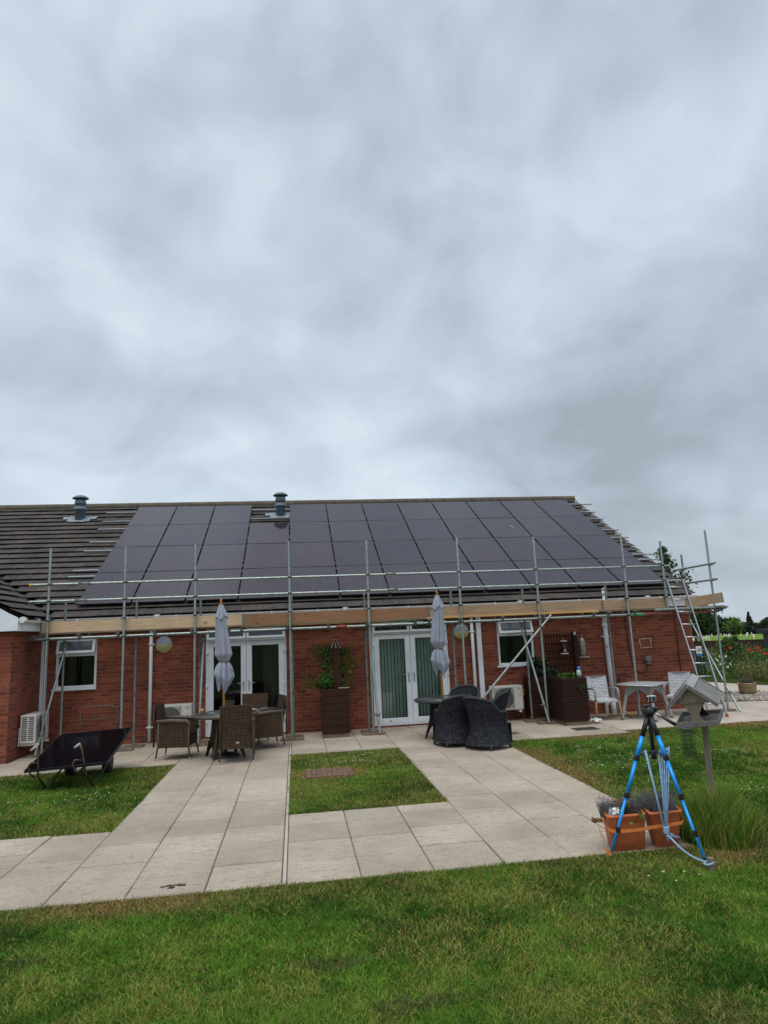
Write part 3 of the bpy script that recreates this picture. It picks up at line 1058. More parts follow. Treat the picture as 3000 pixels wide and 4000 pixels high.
    d.tube((7.085, -.4, 2.66), (7.085, -.4, 2.76), .058, 16)
    for k in range(10):
        a = 2 * pi * k / 10
        d.path([(7.085 + .05 * cos(a), -.4 + .05 * sin(a), 2.75), (7.085 + .05 * cos(a), -.4 + .05 * sin(a), 2.81), (7.085 + .01 * cos(a), -.4 + .01 * sin(a), 2.835)], .005, 5)
    d.path([(7.19, -.08, .34), (7.19, -.08, .0)], .056, 16); d.path([(7.02, -.07, .0), (7.02, -.07, .3), (7.03, -.05, .42)], .04, 12)
    d.path([(7.02, -.07, .2), (7.19, -.08, .28)], .034, 10)
    sp = d.build('soil_pipe', UPVC, H)
    st = MB(); st.lathe([(.032, 0), (.032, .003)], 24); st.xf(rot_xyz(pi / 2), (7.145, -.136, 1.50)); st.build('round_sticker', mat('sticker_white', (.7, .66, .66), .5), sp)
    st = MB(); st.path([(.027 * cos(a), 0, .027 * sin(a)) for a in np.linspace(0, 2 * pi, 25)[:-1]], .0045, 6, closed=True)
    st.tube((-.019, 0, .019), (.019, 0, -.019), .004, 6); st.xf(None, (7.145, -.141, 1.50)); st.build('red_ring', RED, sp)
    for x0, x1, y0, y1, z0, z1 in ((-5.25, -5.14, -.085, -.001, .75, 2.36), (4.085, 4.195, -.075, -.001, .12, 2.36)):
        c = MB(); c.box(x0, x1, y0, y1, z0, z1, .006); c.box(x0 + .01, x1 - .01, y0 - .004, y0 + .01, z0 + .02, z1 - .01)
        c.build('cable_trunking', UPVC, H)
    # --- windows
    def frame_rect(b, x0, x1, z0, z1, w, y0, y1, bev=.006):
        b.box(x0, x0 + w, y0, y1, z0, z1, bev); b.box(x1 - w, x1, y0, y1, z0, z1, bev)
        b.box(x0 + w, x1 - w, y0, y1, z0, z0 + w, bev); b.box(x0 + w, x1 - w, y0, y1, z1 - w, z1, bev)
    def tilt_box(x0, x1, z0, z1, y, ang, w=.055, th=.05):
        """top-hung sash pushed open at the bottom by ang"""
        fr = MB(); gl = MB()
        h = z1 - z0
        frame_rect(fr, x0, x1, -h, 0, w, -th / 2, th / 2)
        gl.box(x0 + w, x1 - w, -.004, .004, -h + w, -w)
        R = rot_xyz(-ang)
        fr.xf(R, (0, y, z1)); gl.xf(R, (0, y, z1))
        return fr, gl
    def window(x0, x1, z0, z1, ang):
        fr = MB(); zm = z0 + .66
        frame_rect(fr, x0 + .002, x1 - .002, z0 + .002, z1 - .002, .055, .03, .09)
        fr.box(x0 + .057, x1 - .057, .03, .09, zm, zm + .06, .006)
        wo = fr.build('window', UPVC, H)
        s = MB(); s.box(x0 - .05, x1 + .012, -.05, .03, z0 - .035, z0 + .004, .005); s.build('sill', UPVC, wo)
        g = MB(); g.box(x0 + .05, x1 - .05, .055, .061, z0 + .05, zm + .005); g.build('pane', GLASS, wo)
        f2, g2 = tilt_box(x0 + .03, x1 - .03, zm + .045, z1 - .02, .0, ang)
        sa_ = f2.build('open_sash', UPVC, wo); g2.build('sash_pane', mat('sky_tinted_sash_glass', (.10, .125, .15), .12, var=.05, spec=.8), wo)  # open sash pane: blue-grey sky reflection put into the base colour
        return wo
    window(-4.99, -4.16, 1.17, 2.2, .30)
    window(4.58, 5.45, 1.18, 2.2, .34)
    # --- patio doors
    def door(x0, x1, blinds):
        fr = MB()
        zt = 1.99; z1 = 2.27
        y0, y1 = .02, .09
        fr.box(x0 + .002, x0 + .055, y0, y1, .03, z1 - .002, .006); fr.box(x1 - .055, x1 - .002, y0, y1, .03, z1 - .002, .006)
        fr.box(x0 + .055, x1 - .055, y0, y1, zt, zt + .055, .006); fr.box(x0 + .055, x1 - .055, y0, y1, z1 - .05, z1 - .002, .006)
        fr.box(x0 + .055, x1 - .055, y0 - .02, y1, .031, .06, .004)
        D = fr.build('patio_door', UPVC, H)
        xm = (x0 + x1) / 2
        for s, (a, c) in enumerate(((x0 + .056, xm - .003), (xm + .003, x1 - .056))):
            lf = MB()
            w = .115
            lf.box(a, a + w, y0 - .012, y1 - .01, .065, zt - .003, .008); lf.box(c - w, c, y0 - .012, y1 - .01, .065, zt - .003, .008)
            lf.box(a + w, c - w, y0 - .012, y1 - .01, .065, .065 + w, .008); lf.box(a + w, c - w, y0 - .012, y1 - .01, zt - .1, zt - .003, .008)
            lf.build('door_leaf', UPVC, D)
            g = MB(); g.box(a + w - .01, c - w + .01, .045, .051, .065 + w - .01, zt - .09); g.build('pane', GLASS, D)
            hx = c - .055 if s == 0 else a + .055
            hd = MB(); hd.box(hx - .016, hx + .016, y0 - .02, y0 - .01, .93, 1.15, .004)
            sg = -1 if s == 0 else 1
            hd.path([(hx, y0 - .015, 1.10), (hx, y0 - .055, 1.10), (hx + sg * .03, y0 - .06, 1.10), (hx + sg * .13, y0 - .06, 1.10)], .0095, 8)
            hd.box(hx - .005, hx + .005, y0 - .022, y0 - .018, .965, .995)
            hd.build('door_handle', ALU, D)
            hg = MB()
            ex = a - .006 if s == 0 else c + .006
            for z in (.28, 1.02, 1.72):
                hg.tube((ex, y0 - .02, z), (ex, y0 - .02, z + .1), .012, 10); hg.box(ex - .045, ex + .045, y0 - .017, y0 - .011, z + .025, z + .075)
            hg.build('hinge', UPVC, D)
            # fanlight above, standing ajar
            f2, g2 = tilt_box(x0 + .03 if s == 0 else xm + .008, xm - .008 if s == 0 else x1 - .03, zt + .04, z1 - .01, -.005, .30 if not blinds else .10, .05)
            f2.build('fanlight', UPVC, D); g2.build('fanlight_pane', GLASS, D)
        lk = MB()
        if blinds:
            lk.lathe([(.017, 0), (.017, .004)], 16); lk.xf(rot_xyz(pi / 2), (x0 + .36, y0 - .013, .12)); lk.build('vent_plug', BLACK, D)
            bl = MB(); x = x0 + .07
            random.seed(9)
            while x < x1 - .09:
                a = random.uniform(.50, .66)
                bl.beam((x, .20 + .035 * a, .12), (x, .20, 2.2), .001, .001) if 0 else None
                wv = .089
                R = rot_xyz(0, 0, a)
                bl.obox((x + .04, .2, 1.15), (wv * .93, .0015, 2.06), R)
                x += .076
            bl.build('vertical_blind', BLIND, D)
        else:
            cu = MB()
            cu.grid(lambda u, v: (x1 - .52 + u * .34, .34 + .03 * sin(u * 42), .1 + v * 2.1), 48, 1)
            cu.build('curtain', CURT, D)
        return D
    door(-1.93, -.2, False)
    door(1.68, 3.42, True)
    # --- wall marks: sealant outline, low brown pipe boxing, foundation line
    s = MB()
    for a, c in (((8.03, 1.62), (8.30, 1.635)), ((8.30, 1.635), (8.305, 1.425)), ((8.305, 1.425), (8.04, 1.42)), ((8.04, 1.42), (8.03, 1.62))):
        s.path([(a[0], -.002, a[1]), ((a[0] + c[0]) / 2, -.004, (a[1] + c[1]) / 2 + .004), (c[0], -.002, c[1])], .011, 6)
    s.build('sealant_outline', mat('old_sealant', (.50, .42, .30), .8, var=.15, sc=60), H)
    c = MB()
    c.path([(7.72, -.012, 2.3), (7.74, -.012, 1.6), (7.78, -.012, 1.1), (7.86, -.015, .92), (7.98, -.02, .845), (8.08, -.02, .87), (8.14, -.02, .95), (8.155, -.02, 1.06)], .014, 8)
    c.build('brown_cable', COPPER, H)
    bx = MB(); bx.box(8.10, 8.24, -.09, -.001, 1.12, 1.23, .01); bx.box(8.135, 8.205, -.075, -.001, 1.05, 1.12, .006)
    bx.build('socket_box', mat('grey_outdoor_socket', (.17, .18, .165), .5), H)
    c = MB(); c.path([(8.98, -.012, 2.3), (8.98, -.012, .3)], .012, 8); c.build('brown_cable', COPPER, H)
    c = MB(); c.path([(7.42, -.012, .62), (7.42, -.012, .84), (7.66, -.012, .84)], .009, 6); c.path([(7.42, -.012, .74), (7.58, -.012, .74)], .006, 6)
    c.build('brown_cable', COPPER, H)
    return H


HOUSE = house()


# ---- things fixed to the house
def wall_lamp(x, label):
    L = thing('wall_lamp', label, 'wall lamp', (x, 0, 2.0), 0, 'round wall lamps')
    a = MB(); a.lathe([(.165, 0), (.17, .02), (.165, .035), (.14, .055), (.08, .068), (0, .072)], 32, cap0=True)
    a.xf(rot_xyz(pi / 2), (x, 0, 2.0)); a.build('housing', LAMPG, L)
    b = MB()
    # lower, yellowed half of the dome
    def dome(u, v):
        an = pi * 1.03 + u * pi * .94
        r = .176 * (1 - v); h = .028 + .098 * (1 - (1 - v) ** 2.2)
        return (x + r * cos(an), -h, 2.0 + r * sin(an) - .004)
    b.grid(dome, 24, 8); b.build('diffuser', LAMPD, L)


wall_lamp(-2.79, 'round grey and yellow bulkhead lamp on the brick left of the dark patio door')
wall_lamp(3.74, 'round grey and yellow bulkhead lamp on the brick beside the left parasol of charcoal chairs' if 0 else 'round grey and yellow bulkhead lamp on the brick beside twin white downpipes')


def ac_unit(label, loc, rz, wall_switch=False):
    A = thing('air_conditioner', label, 'air conditioner', loc, rz, 'outdoor air conditioning units')
    w, d, h = .70, .28, .52
    b = MB(); b.box(-w / 2, w / 2, -d, 0, 0, h, .012); b.build('casing', CREAM, A, False)
    g = MB()
    cx, cz, R = -.09, h / 2, .215
    g.lathe([(R, 0), (R, .006), (R - .004, .006)], 40)
    g.xf(rot_xyz(pi / 2), (cx, -d - .001, cz)); g.build('fan_opening', mat('dark_fan_recess', (.06, .06, .058), .6), A, False)
    gr = MB()
    for k in range(-10, 11):
        z = k * .0215
        L_ = .235
        gr.path([(cx - L_, -d - .013, cz + z), (cx + L_, -d - .013, cz + z)], .003, 5)
    for k in (-.2, -.1, 0, .1, .2):
        gr.path([(cx + k, -d - .014, cz - .23), (cx + k, -d - .014, cz + .23)], .0032, 5)
    gr.path([(cx + .218 * cos(a), -d - .010, cz + .218 * sin(a)) for a in np.linspace(0, 2 * pi, 37)[:-1]], .006, 6, closed=True)
    gr.build('fan_grille', GREYMET, A, False)
    bl = MB()
    for k in range(3):
        a = k * 2 * pi / 3
        bl.obox((cx + .09 * cos(a), -d - .004, cz + .09 * sin(a)), (.15, .002, .08), rot_xyz(0, -a, 0))
    bl.lathe([(.035, 0), (.03, .006)], 16, ) if 0 else None
    bl.build('fan', GREYMET, A, False)
    lg = MB(); lg.box(w / 2 - .165, w / 2 - .025, -d - .004, -d + .01, .02, h - .02, .003); lg.build('service_panel', CREAM, A, False)
    # louvred coil end on the left side
    s = MB()
    for k in range(13):
        z = .055 + k * .034
        for y in (-d + .03, -d / 2 + .012):
            s.box(-w / 2 - .0015, -w / 2 + .004, y, y + d / 2 - .045, z, z + .019)
    s.build('louvres', DARKGRILL, A, False)
    rd = MB()
    for k in range(4):
        rd.box(w / 2 - .125 + k * .018, w / 2 - .112 + k * .018, -d - .006, -d - .003, h - .088 + (k % 2) * .003, h - .066 - (k % 2) * .004)
    rd.path([(w / 2 - .125, -d - .005, h - .045), (w / 2 - .108, -d - .005, h - .04), (w / 2 - .09, -d - .005, h - .05), (w / 2 - .075, -d - .005, h - .045)], .003, 5)
    rd.build('red_lettering', RED, A, False)
    gy = MB(); gy.box(w / 2 - .10, w / 2 - .065, -d - .006, -d - .003, h - .235, h - .215); gy.build('rating_plate', GREYMET, A, False)
    br = MB()
    for x in (-.26, .26):
        br.box(x - .02, x + .02, -d - .04, .02, -.05, -.006); br.box(x - .02, x + .02, .0, .045, -.05, .28)
    br.build('bracket', UPVC_OLD, A, False)
    return A


ac_unit('cream air conditioner with red lettering behind the brown rattan chairs', (-2.51, -.05, .24), 0)
ac_unit('cream air conditioner on the brick behind the charcoal chairs, yellow switch beside it', (4.63, -.05, .24), 0)
A3 = ac_unit('cream air conditioner hung on the wing wall with its louvred end facing out', (-5.19, -.80, .27), pi / 2)
sw = thing('isolator_switch', 'small yellow switch box with red knob beside the air conditioner', 'switch', (5.06, 0, .5))
b = MB(); b.box(5.0, 5.11, -.06, -.001, .50, .65, .008); b.build('switch_body', YELLOW, sw)
b = MB(); b.lathe([(.034, 0), (.032, .012), (.0, .014)], 20); b.xf(rot_xyz(pi / 2), (5.055, -.06, .575)); b.box(5.047, 5.063, -.09, -.06, .545, .605, .004); b.build('knob', RED, sw)


def roof_vent(x, y, label):
    z = mz(y)
    V = thing('roof_vent', label, 'roof vent', (x, y, z), 0, 'roof vent terminals')
    f = MB()
    f.obox((x, y - .02, z + .05), (.62, .42, .012), rot_xyz(rad(30)))
    f.obox((x - .36, y + .02, z + .08), (.2, .2, .014), rot_xyz(rad(30), 0, .08)); f.obox((x + .36, y + .02, z + .08), (.2, .2, .014), rot_xyz(rad(30), 0, -.08))
    f.obox((x, y - .20, z - .045), (.42, .14, .012), rot_xyz(rad(30)))
    f.build('flashing', LEAD, V)
    c = MB(); zb = z
    c.lathe([(.135, zb - .06), (.135, zb + .30), (.195, zb + .305), (.20, zb + .33), (.14, zb + .42)], 28, (x, y, 0)); c.build('lower_pipe', VENT, V)
    c = MB(); c.lathe([(.135, zb + .42), (.13, zb + .47), (.155, zb + .48), (.16, zb + .50), (.15, zb + .58), (.135, zb + .60)], 28, (x, y, 0))
    for k in range(12):
        a = 2 * pi * k / 12
        c.box(x + .12 * cos(a) - .01, x + .12 * cos(a) + .01, y + .12 * sin(a) - .01, y + .12 * sin(a) + .01, zb + .59, zb + .66)
    c.build('neck', VENT, V)
    c = MB(); c.lathe([(.0, zb + .655), (.20, zb + .64), (.225, zb + .645), (.215, zb + .675), (.12, zb + .735), (.0, zb + .755)], 32, (x, y, 0)); c.build('cap', VENT, V)


roof_vent(-6.13, 4.93, 'slate grey roof vent on the bare tiles left of the solar array')
roof_vent(-.37, 4.93, 'slate grey roof vent standing in the notch between solar panels')


def solar():
    th = rad(30); R = rot_xyz(th)
    ys = [0.0, 1.385, 2.77, 4.157, 5.535]
    W_ = 1.130
    rn = ['bottom', 'second lowest', 'second highest', 'top']
    cn = ['first', 'second', 'third', 'fourth', 'fifth', 'sixth', 'seventh', 'eighth', 'ninth', 'tenth', 'eleventh', 'twelfth']
    fm = gm = None
    for c in range(12):
        x = 2.15 - 6 * W_ + W_ * (c + .5)
        for r in range(4):
            if c == 3 and r == 3:
                continue
            L = (ys[r + 1] - ys[r]) / cos(th) - .012
            yc = (ys[r] + ys[r + 1]) / 2
            zc = 2.915 + T30 * yc
            if c < 6:
                side = f'{cn[c]} column from the left end'
            else:
                side = f'{cn[11 - c]} column from the right end'
            o = thing('solar_panel', f'black roof solar panel in the {rn[r]} row, {side}', 'solar panel', (x, yc, zc), 0, 'solar panels on the bungalow roof')
            o.rotation_euler = (th, random.uniform(-.0035, .0035), 0)
            o.rotation_euler[0] = th + random.uniform(-.004, .004)
            if fm is None:
                w, l = W_ - .034, L
                f = MB(); t = .008
                f.box(-w / 2, -w / 2 + t, -l / 2, l / 2, -.035, 0); f.box(w / 2 - t, w / 2, -l / 2, l / 2, -.035, 0)
                f.box(-w / 2 + t, w / 2 - t, -l / 2, -l / 2 + t, -.035, 0); f.box(-w / 2 + t, w / 2 - t, l / 2 - t, l / 2, -.035, 0)
                fo = f.build('frame', FRAMEBLK, o, False); fm = fo.data
                g = MB(); g.box(-w / 2 + t, w / 2 - t, -l / 2 + t, l / 2 - t, -.030, -.002); go = g.build('glass', PV, o, False); gm = go.data
            else:
                if (c, r) in ((9, 2),):
                    dm = MB(); q = (c * 7 + r * 3) % 5 * .08 - .1
                    dm.path([(q, .12, .0), (q + .015, .05, .0), (q + .06, -.10, .0)], [.012, .006, .003], 6)
                    dm.build('bird_dropping', mat('white_dropping', (.55, .55, .52), .8), o, False)
                for nm, me in (('frame', fm), ('glass', gm)):
                    k = bpy.data.objects.new(nm, me); COL.objects.link(k); k.parent = o
    # rails under the panels, their ends showing past the array
    for i, (y, nm) in enumerate(((5.28, 'highest'), (4.62, 'second highest'), (4.07, 'third highest'), (3.25, 'middle'), (2.72, 'third lowest'), (1.66, 'second lowest'), (1.36, 'lowest'))):
        xl = (-5.5, -5.42, -5.38, -5.35, -5.32, -5.24, -5.24)[i]; xr = (9.72, 9.5, 9.46, 9.5, 9.5, 9.6, 9.56)[i]
        b = MB(); b.obox(((xl + xr) / 2, y, 2.80 + T30 * y + .045), (xr - xl, .04, .04), R)
        o = b.build('mounting_rail', ALU)
        tag(o, f'silver mounting rail under the solar panels, {nm} of the rail ends at the tiles', 'rail', 'rails under the solar panels')
    # mid clamps between columns
    for c in range(1, 12):
        x = 2.15 - 6 * W_ + W_ * c
        b = MB()
        for y in (5.22, 4.5, 3.95, 3.2, 2.6, 1.75, 1.2, .3):
            b.obox((x, y, 2.925 + T30 * y), (.04, .05, .012), R)
        o = b.build('panel_clamps', FRAMEBLK)
        tag(o, 'row of small black clamps in the gap ' + (f'after the {cn[c - 1]} panel column from the left' if c < 7 else f'before the {cn[11 - c]} panel column from the right'), 'clamps', 'clamps between solar panels')


solar()


# ================================================================== THE SCAFFOLD
def scaffold():
    K = thing('scaffold', 'galvanised tube scaffold with timber toe boards along the eaves of the bungalow', 'scaffold', (2, -.9, 0))
    r = .0242
    YF, YI = -.95, -.52
    def coup(par, x, y, z, ax='x'):
        b = MB(); 
        b.tube((x, y, z - .028), (x, y, z + .028), r + .011, 10)
        if ax == 'x':
            b.tube((x - .028, y + .052, z), (x + .028, y + .052, z), r + .011, 10); b.box(x + .028, x + .05, y - .012, y + .012, z - .016, z + .016); b.box(x - .012, x + .012, y - .058, y - .03, z - .012, z + .012)
        else:
            b.tube((x + .052, y - .028, z), (x + .052, y + .028, z), r + .011, 10); b.box(x - .012, x + .012, y - .05, y - .03, z - .014, z + .014)
        b.build('coupler', COUP, par)
    def tube(name, a, b_, m=GALV, rr_=r, hollow=True):
        t = MB(); t.tube(a, b_, rr_, 14, hollow=hollow); return t.build(name, m, K)
    # outer standards
    for x, zt, zb in ((-4.855, 4.0, .04), (-3.405, 4.0, .04), (-2.02, 4.01, .04), (-.105, 4.02, .05), (1.545, 4.01, .05), (3.535, 4.02, .04), (5.28, 3.99, .04), (7.345, 4.02, .04), (8.28, 3.82, 2.26)):
        s = tube('standard', (x, YF, zb), (x, YF, zt))
        for z in (2.20, 2.565, 2.94, 3.28):
            if z > zb:
                coup(s, x, YF, z)
        if zb < 1:
            b = MB(); b.box(x - .23, x + .24, YF - .11, YF + .11, .0, .038, .004); b.build('sole_board', SOLEW, K)
            b = MB(); b.box(x - .075, x + .075, YF - .075, YF + .075, .039, .046); b.tube((x, YF, .046), (x, YF, .09), .017, 10); b.build('base_plate', COUP, K)
    # inner standards close to the wall
    for x, zt in ((-4.66, 3.01), (-3.26, 2.96), (-1.965, 3.04), (-.07, 3.02), (1.50, 3.05), (3.43, 3.04), (5.08, 3.04), (7.06, 3.01)):
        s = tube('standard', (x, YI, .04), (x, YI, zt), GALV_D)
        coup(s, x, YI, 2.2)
        b = MB(); b.box(x - .17, x + .2, YI - .11, YI + .11, .0, .036, .004); b.build('sole_board', SOLEW, K)
    s = tube('standard', (9.50, -.83, .04), (9.50, -.83, 4.06))
    for z in (2.2, 2.91, 3.27):
        coup(s, 9.50, -.83, z, 'y')
    b = MB(); b.box(9.15, 9.62, -.95, -.72, 0, .038, .004); b.build('sole_board', SOLEW, K)
    s = tube('standard', (9.56, .33, .04), (9.56, .33, 3.62), GALV_D)
    for z in (2.2, 2.91, 3.27):
        coup(s, 9.56, .33, z, 'y')
    b = MB(); b.tube((9.56, .33, 2.98), (9.56, .33, 3.2), .036, 12); b.box(9.59, 9.62, .30, .36, 3.0, 3.03); b.box(9.59, 9.62, .30, .36, 3.13, 3.16); b.build('sleeve', COUP, s)
    # rails and ledgers
    g = tube('guard_rail', (-5.2, YF + .052, 3.275), (8.48, YF + .052, 3.255))
    c = MB(); c.tube((-5.25, YF + .052, 3.275), (-5.18, YF + .052, 3.275), r + .004, 12); c.build('end_cap', YELLOW, g)
    for x in (-4.2, 2.05):
        c = MB(); c.tube((x - .11, YF + .052, 3.27), (x + .11, YF + .052, 3.27), r + .011, 12); c.box(x - .1, x + .1, YF + .01, YF + .03, 3.22, 3.25); c.build('sleeve', COUP, g)
    g = tube('guard_rail', (-5.23, YF + .052, 2.94), (8.8, YF + .052, 2.915))
    for x in (-4.25, 2.08):
        c = MB(); c.tube((x - .11, YF + .052, 2.935), (x + .11, YF + .052, 2.935), r + .011, 12); c.box(x - .1, x + .1, YF + .01, YF + .03, 2.885, 2.91); c.build('sleeve', COUP, g)
    g = tube('ledger', (-5.35, YF + .052, 2.20), (7.55, YF + .052, 2.195))
    c = MB(); c.tube((.85, YF + .052, 2.2), (1.08, YF + .052, 2.2), r + .012, 12); c.build('sleeve', REDP, g)
    c = MB(); c.tube((7.45, YF + .052, 2.196), (7.72, YF + .052, 2.196), r + .006, 12); c.build('painted_band', GREENP, g)
    tube('ledger', (7.7, YF + .052, 2.196), (9.45, -.80, 2.19), REDP)
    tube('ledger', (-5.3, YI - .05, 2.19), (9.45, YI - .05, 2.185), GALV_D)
    tube('ledger', (7.92, -1.0, 2.275), (9.80, -.86, 2.285))
    for z0, z1 in ((3.26, 3.265), (2.9, 2.90)):
        g = tube('guard_rail', (9.45, .58, z0), (9.45, -1.12, z1))
    # putlogs
    for x in (-5.1, -4.25, -3.51, -2.8, -2.08, -1.35, -1.09, -.17, .69, 1.49, 2.53, 2.83, 3.50, 4.45, 5.37, 6.53, 6.88, 7.50, 8.5, 9.6):
        dx = random.uniform(-.03, .03)
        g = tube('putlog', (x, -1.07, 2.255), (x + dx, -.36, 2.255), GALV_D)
        c = MB(); c.box(x - .03, x + .03, YF + .0, YF + .085, 2.19, 2.235, .008); c.tube((x, YF + .03, 2.14), (x, YF + .03, 2.19), .008, 6); c.build('coupler', COUP, g)
    # deck boards and toe boards
    for k, y in enumerate((-.80, -.575)):
        x = -5.02
        L_ = 3.9
        while x < 9.4:
            x1 = min(x + L_, 9.7)
            b = MB(); b.box(x + .004, x1 - .004, y - .11, y + .11, 2.282 + (x % 1) * .001, 2.318, .003)
            b.build('deck_board', YELW if (k == 0 and -1.1 < x < 2.8) else SOLEW, K)
            x = x1
    for x0, x1, m, lb in ((-5.02, -1.06, PALEW, 'pale new toe board'), (-1.055, 2.84, REDW, 'reddish brown toe board'), (2.845, 6.78, GREYW, 'weathered toe board'), (6.785, 8.31, GREYW, 'weathered short toe board')):
        b = MB(); b.box(x0, x1, YF + .078, YF + .115, 2.295, 2.535, .003)
        o = b.build('toe_board', m, K); o['label'] = lb
        for x in (x0 + .006, x1 - .03):
            c = MB(); c.box(x, x + .024, YF + .0765, YF + .117, 2.294, 2.5365); c.build('end_band', COUP, o)
    b = MB(); b.box(-1.05, 2.2, YF + .05, YF + .075, 2.268, 2.292, .003); b.build('yellow_batten', YELW, K)
    b = MB(); b.box(2.05, 2.5, YF + .045, YF + .075, 2.268, 2.294, .003); b.build('green_batten', GREENP, K)
    b = MB(); b.beam((8.77, -.885, 2.40), (9.74, -.80, 2.50), .037, .225, .003)
    o = b.build('toe_board', GREYW, K); o['label'] = 'tilted end toe board with a notch'
    c = MB(); c.beam((9.715, -.803, 2.497), (9.742, -.80, 2.50), .041, .229); c.build('end_band', COUP, o)
    # braces
    for a, c in (((-4.62, -.47, 2.14), (-4.93, -1.06, .03)), ((-1.9, -.47, 2.14), (-1.93, -1.06, .03)), ((1.58, -.47, 2.14), (1.66, -1.09, .03)), ((4.98, -.47, 2.14), (5.24, -1.10, .03)), ((9.56, .40, 2.14), (9.55, -1.16, .03))):
        g = tube('brace', a, c)
        ax = np.array(a); cx = np.array(c); p = ax + (cx - ax) * .83
        k = MB(); k.tube(p - (cx - ax) * .014, p + (cx - ax) * .014, r + .012, 10); k.box(p[0] - .09, p[0] + .05, p[1] - .01, p[1] + .02, p[2] - .012, p[2] + .012); k.build('coupler', COUP, g)
    g = tube('raker', (5.51, -1.03, 2.26), (3.30, -1.03, 0.03))
    k = MB(); k.tube((5.24, -1.03, 1.985), (5.29, -1.03, 2.035), r + .012, 10); k.box(5.23, 5.31, -1.03, -.95, 1.98, 2.03); k.build('coupler', COUP, g)
    # dark prop couplers under the ledger
    for x in (-4.63, -1.93, 1.53, 5.03):
        b = MB(); b.box(x - .04, x + .05, -.56, -.43, 2.02, 2.12, .01); b.build('coupler', COUP, K)
    return K


scaffold()


def ladder():
    a0, a1 = np.array((8.52, -1.66, .0)), np.array((8.285, -1.03, 2.93))
    b0, b1 = np.array((8.89, -1.68, .0)), np.array((8.66, -1.03, 2.91))
    L = thing('ladder', 'aluminium ladder with red ends leaning on the scaffold platform', 'ladder', tuple((a0 + b0) / 2))
    for p, q in ((a0, a1), (b0, b1)):
        m = MB(); m.beam(p + (q - p) * .01, q, .028, .06, .006, (0, -1, .2)); m.build('stile', ALU, L)
        m = MB(); m.beam(p, p + (q - p) * .022, .038, .07, .006, (0, -1, .2)); m.build('foot', mat('faded_red_rubber', (.33, .07, .04), .7), L)
    m = MB(); m.beam(b1, b1 + (b1 - b0) * .006, .03, .062, 0, (0, -1, .2)); m.build('red_cap', RED, L)
    for k in range(1, 11):
        t = k / 10.6
        m = MB(); m.tube(a0 + (a1 - a0) * t, b0 + (b1 - b0) * t, .0155, 10); m.build('rung', ALU, L)


ladder()


# ================================================================== FURNITURE
def umbrella(x, y, zt, tilt, seed, label, pinch=1.0):
    U = thing('parasol', label, 'parasol', (x, y, 0), 0, 'folded grey parasols')
    rs = np.random.default_rng(seed)
    ph = rs.random(8) * 6.28
    k = tilt
    cx = lambda z: x + k * z
    p = MB(); p.path([(cx(0.05), y, .05), (cx(zt - .12), y, zt - .12)], .021, 12); p.build('pole', ORANGEW, U)
    f = MB(); f.lathe([(.0, 0), (.024, 0), (.026, .02), (.012, .035), (.024, .06), (.018, .085), (.006, .105), (0, .115)], 16, (cx(zt - .12), y, zt - .12)); f.build('finial', ORANGEW, U)
    ztie = zt - 1.15
    def canopy(u, v):
        # v: 0 top .. 1 bottom
        z = zt - .14 - v * 1.46
        zz = [zt - .14, zt - .3, zt - .6, zt - .95, ztie + .12, ztie, ztie - .10, ztie - .28, zt - 1.6]
        rr_ = [.045, .085, .10, .125, .135, .075 * pinch, .12, .15, .09]
        r = np.interp(-z, [-q for q in zz], rr_)
        a = u * 2 * pi
        fold = sin(a * 8 + ph[0] + 1.2 * sin(z * 3 + ph[1])) * .6 + sin(a * 5 + ph[2] + 2 * z) * .35
        amp = np.interp(-z, [-q for q in zz], [.12, .22, .3, .38, .42, .34, .46, .52, .6])
        r *= 1 + amp * fold * .75
        dz = 0
        if v > .72:
            dz = (v - .72) * (.30 * sin(a * 2 + ph[3]) + .16 * sin(a * 5 + ph[4]))
        off = .028 * sin(z * 3.2 + ph[5]) * min(1, v * 2)
        return (cx(z) + r * cos(a) + off, y + r * sin(a), z + dz)
    c = MB(); c.grid(canopy, 96, 60); c.build('canopy', CLOTH, U)
    def vent(u, v):
        z = zt - .125 - v * .24
        a = u * 2 * pi
        r = (.03 + .085 * v ** .8) * (1 + .16 * v * sin(a * 7 + ph[6]) + .08 * v * sin(a * 3 + ph[7]))
        return (cx(z) + r * cos(a), y + r * sin(a), z + .035 * v * sin(a * 4 + ph[6]))
    c = MB(); c.grid(vent, 64, 12); c.build('vent_cap', CLOTH, U)
    t = MB(); t.path([(cx(ztie) + .028 * sin(ztie * 3.2 + ph[5]) + .088 * cos(a), y + .088 * sin(a), ztie + .01 * sin(a * 2)) for a in np.linspace(0, 2 * pi, 25)[:-1]], .009, 6, closed=True); t.build('tie_strap', mat('dark_strap', (.06, .06, .07), .8), U)
    t = MB(); t.box(cx(ztie) + .01, cx(ztie) + .05, y - .108, y - .08, ztie - .02, ztie + .015, .005); t.build('tie_toggle', mat('orange_toggle', (.6, .12, .03), .6), U)
    b = MB(); b.lathe([(.25, 0), (.25, .03), (.21, .05), (.05, .07), (.035, .09), (.035, .28)], 32, (x, y, 0)); b.build('base', DARKGRILL, U)
    return U


umbrella(-1.265, -2.4, 2.80, -.03, 4, 'folded grey parasol standing in the brown rattan table')
umbrella(2.80, -2.0, 2.84, 0.0, 23, 'folded grey parasol with a ragged lower edge above the charcoal chairs')


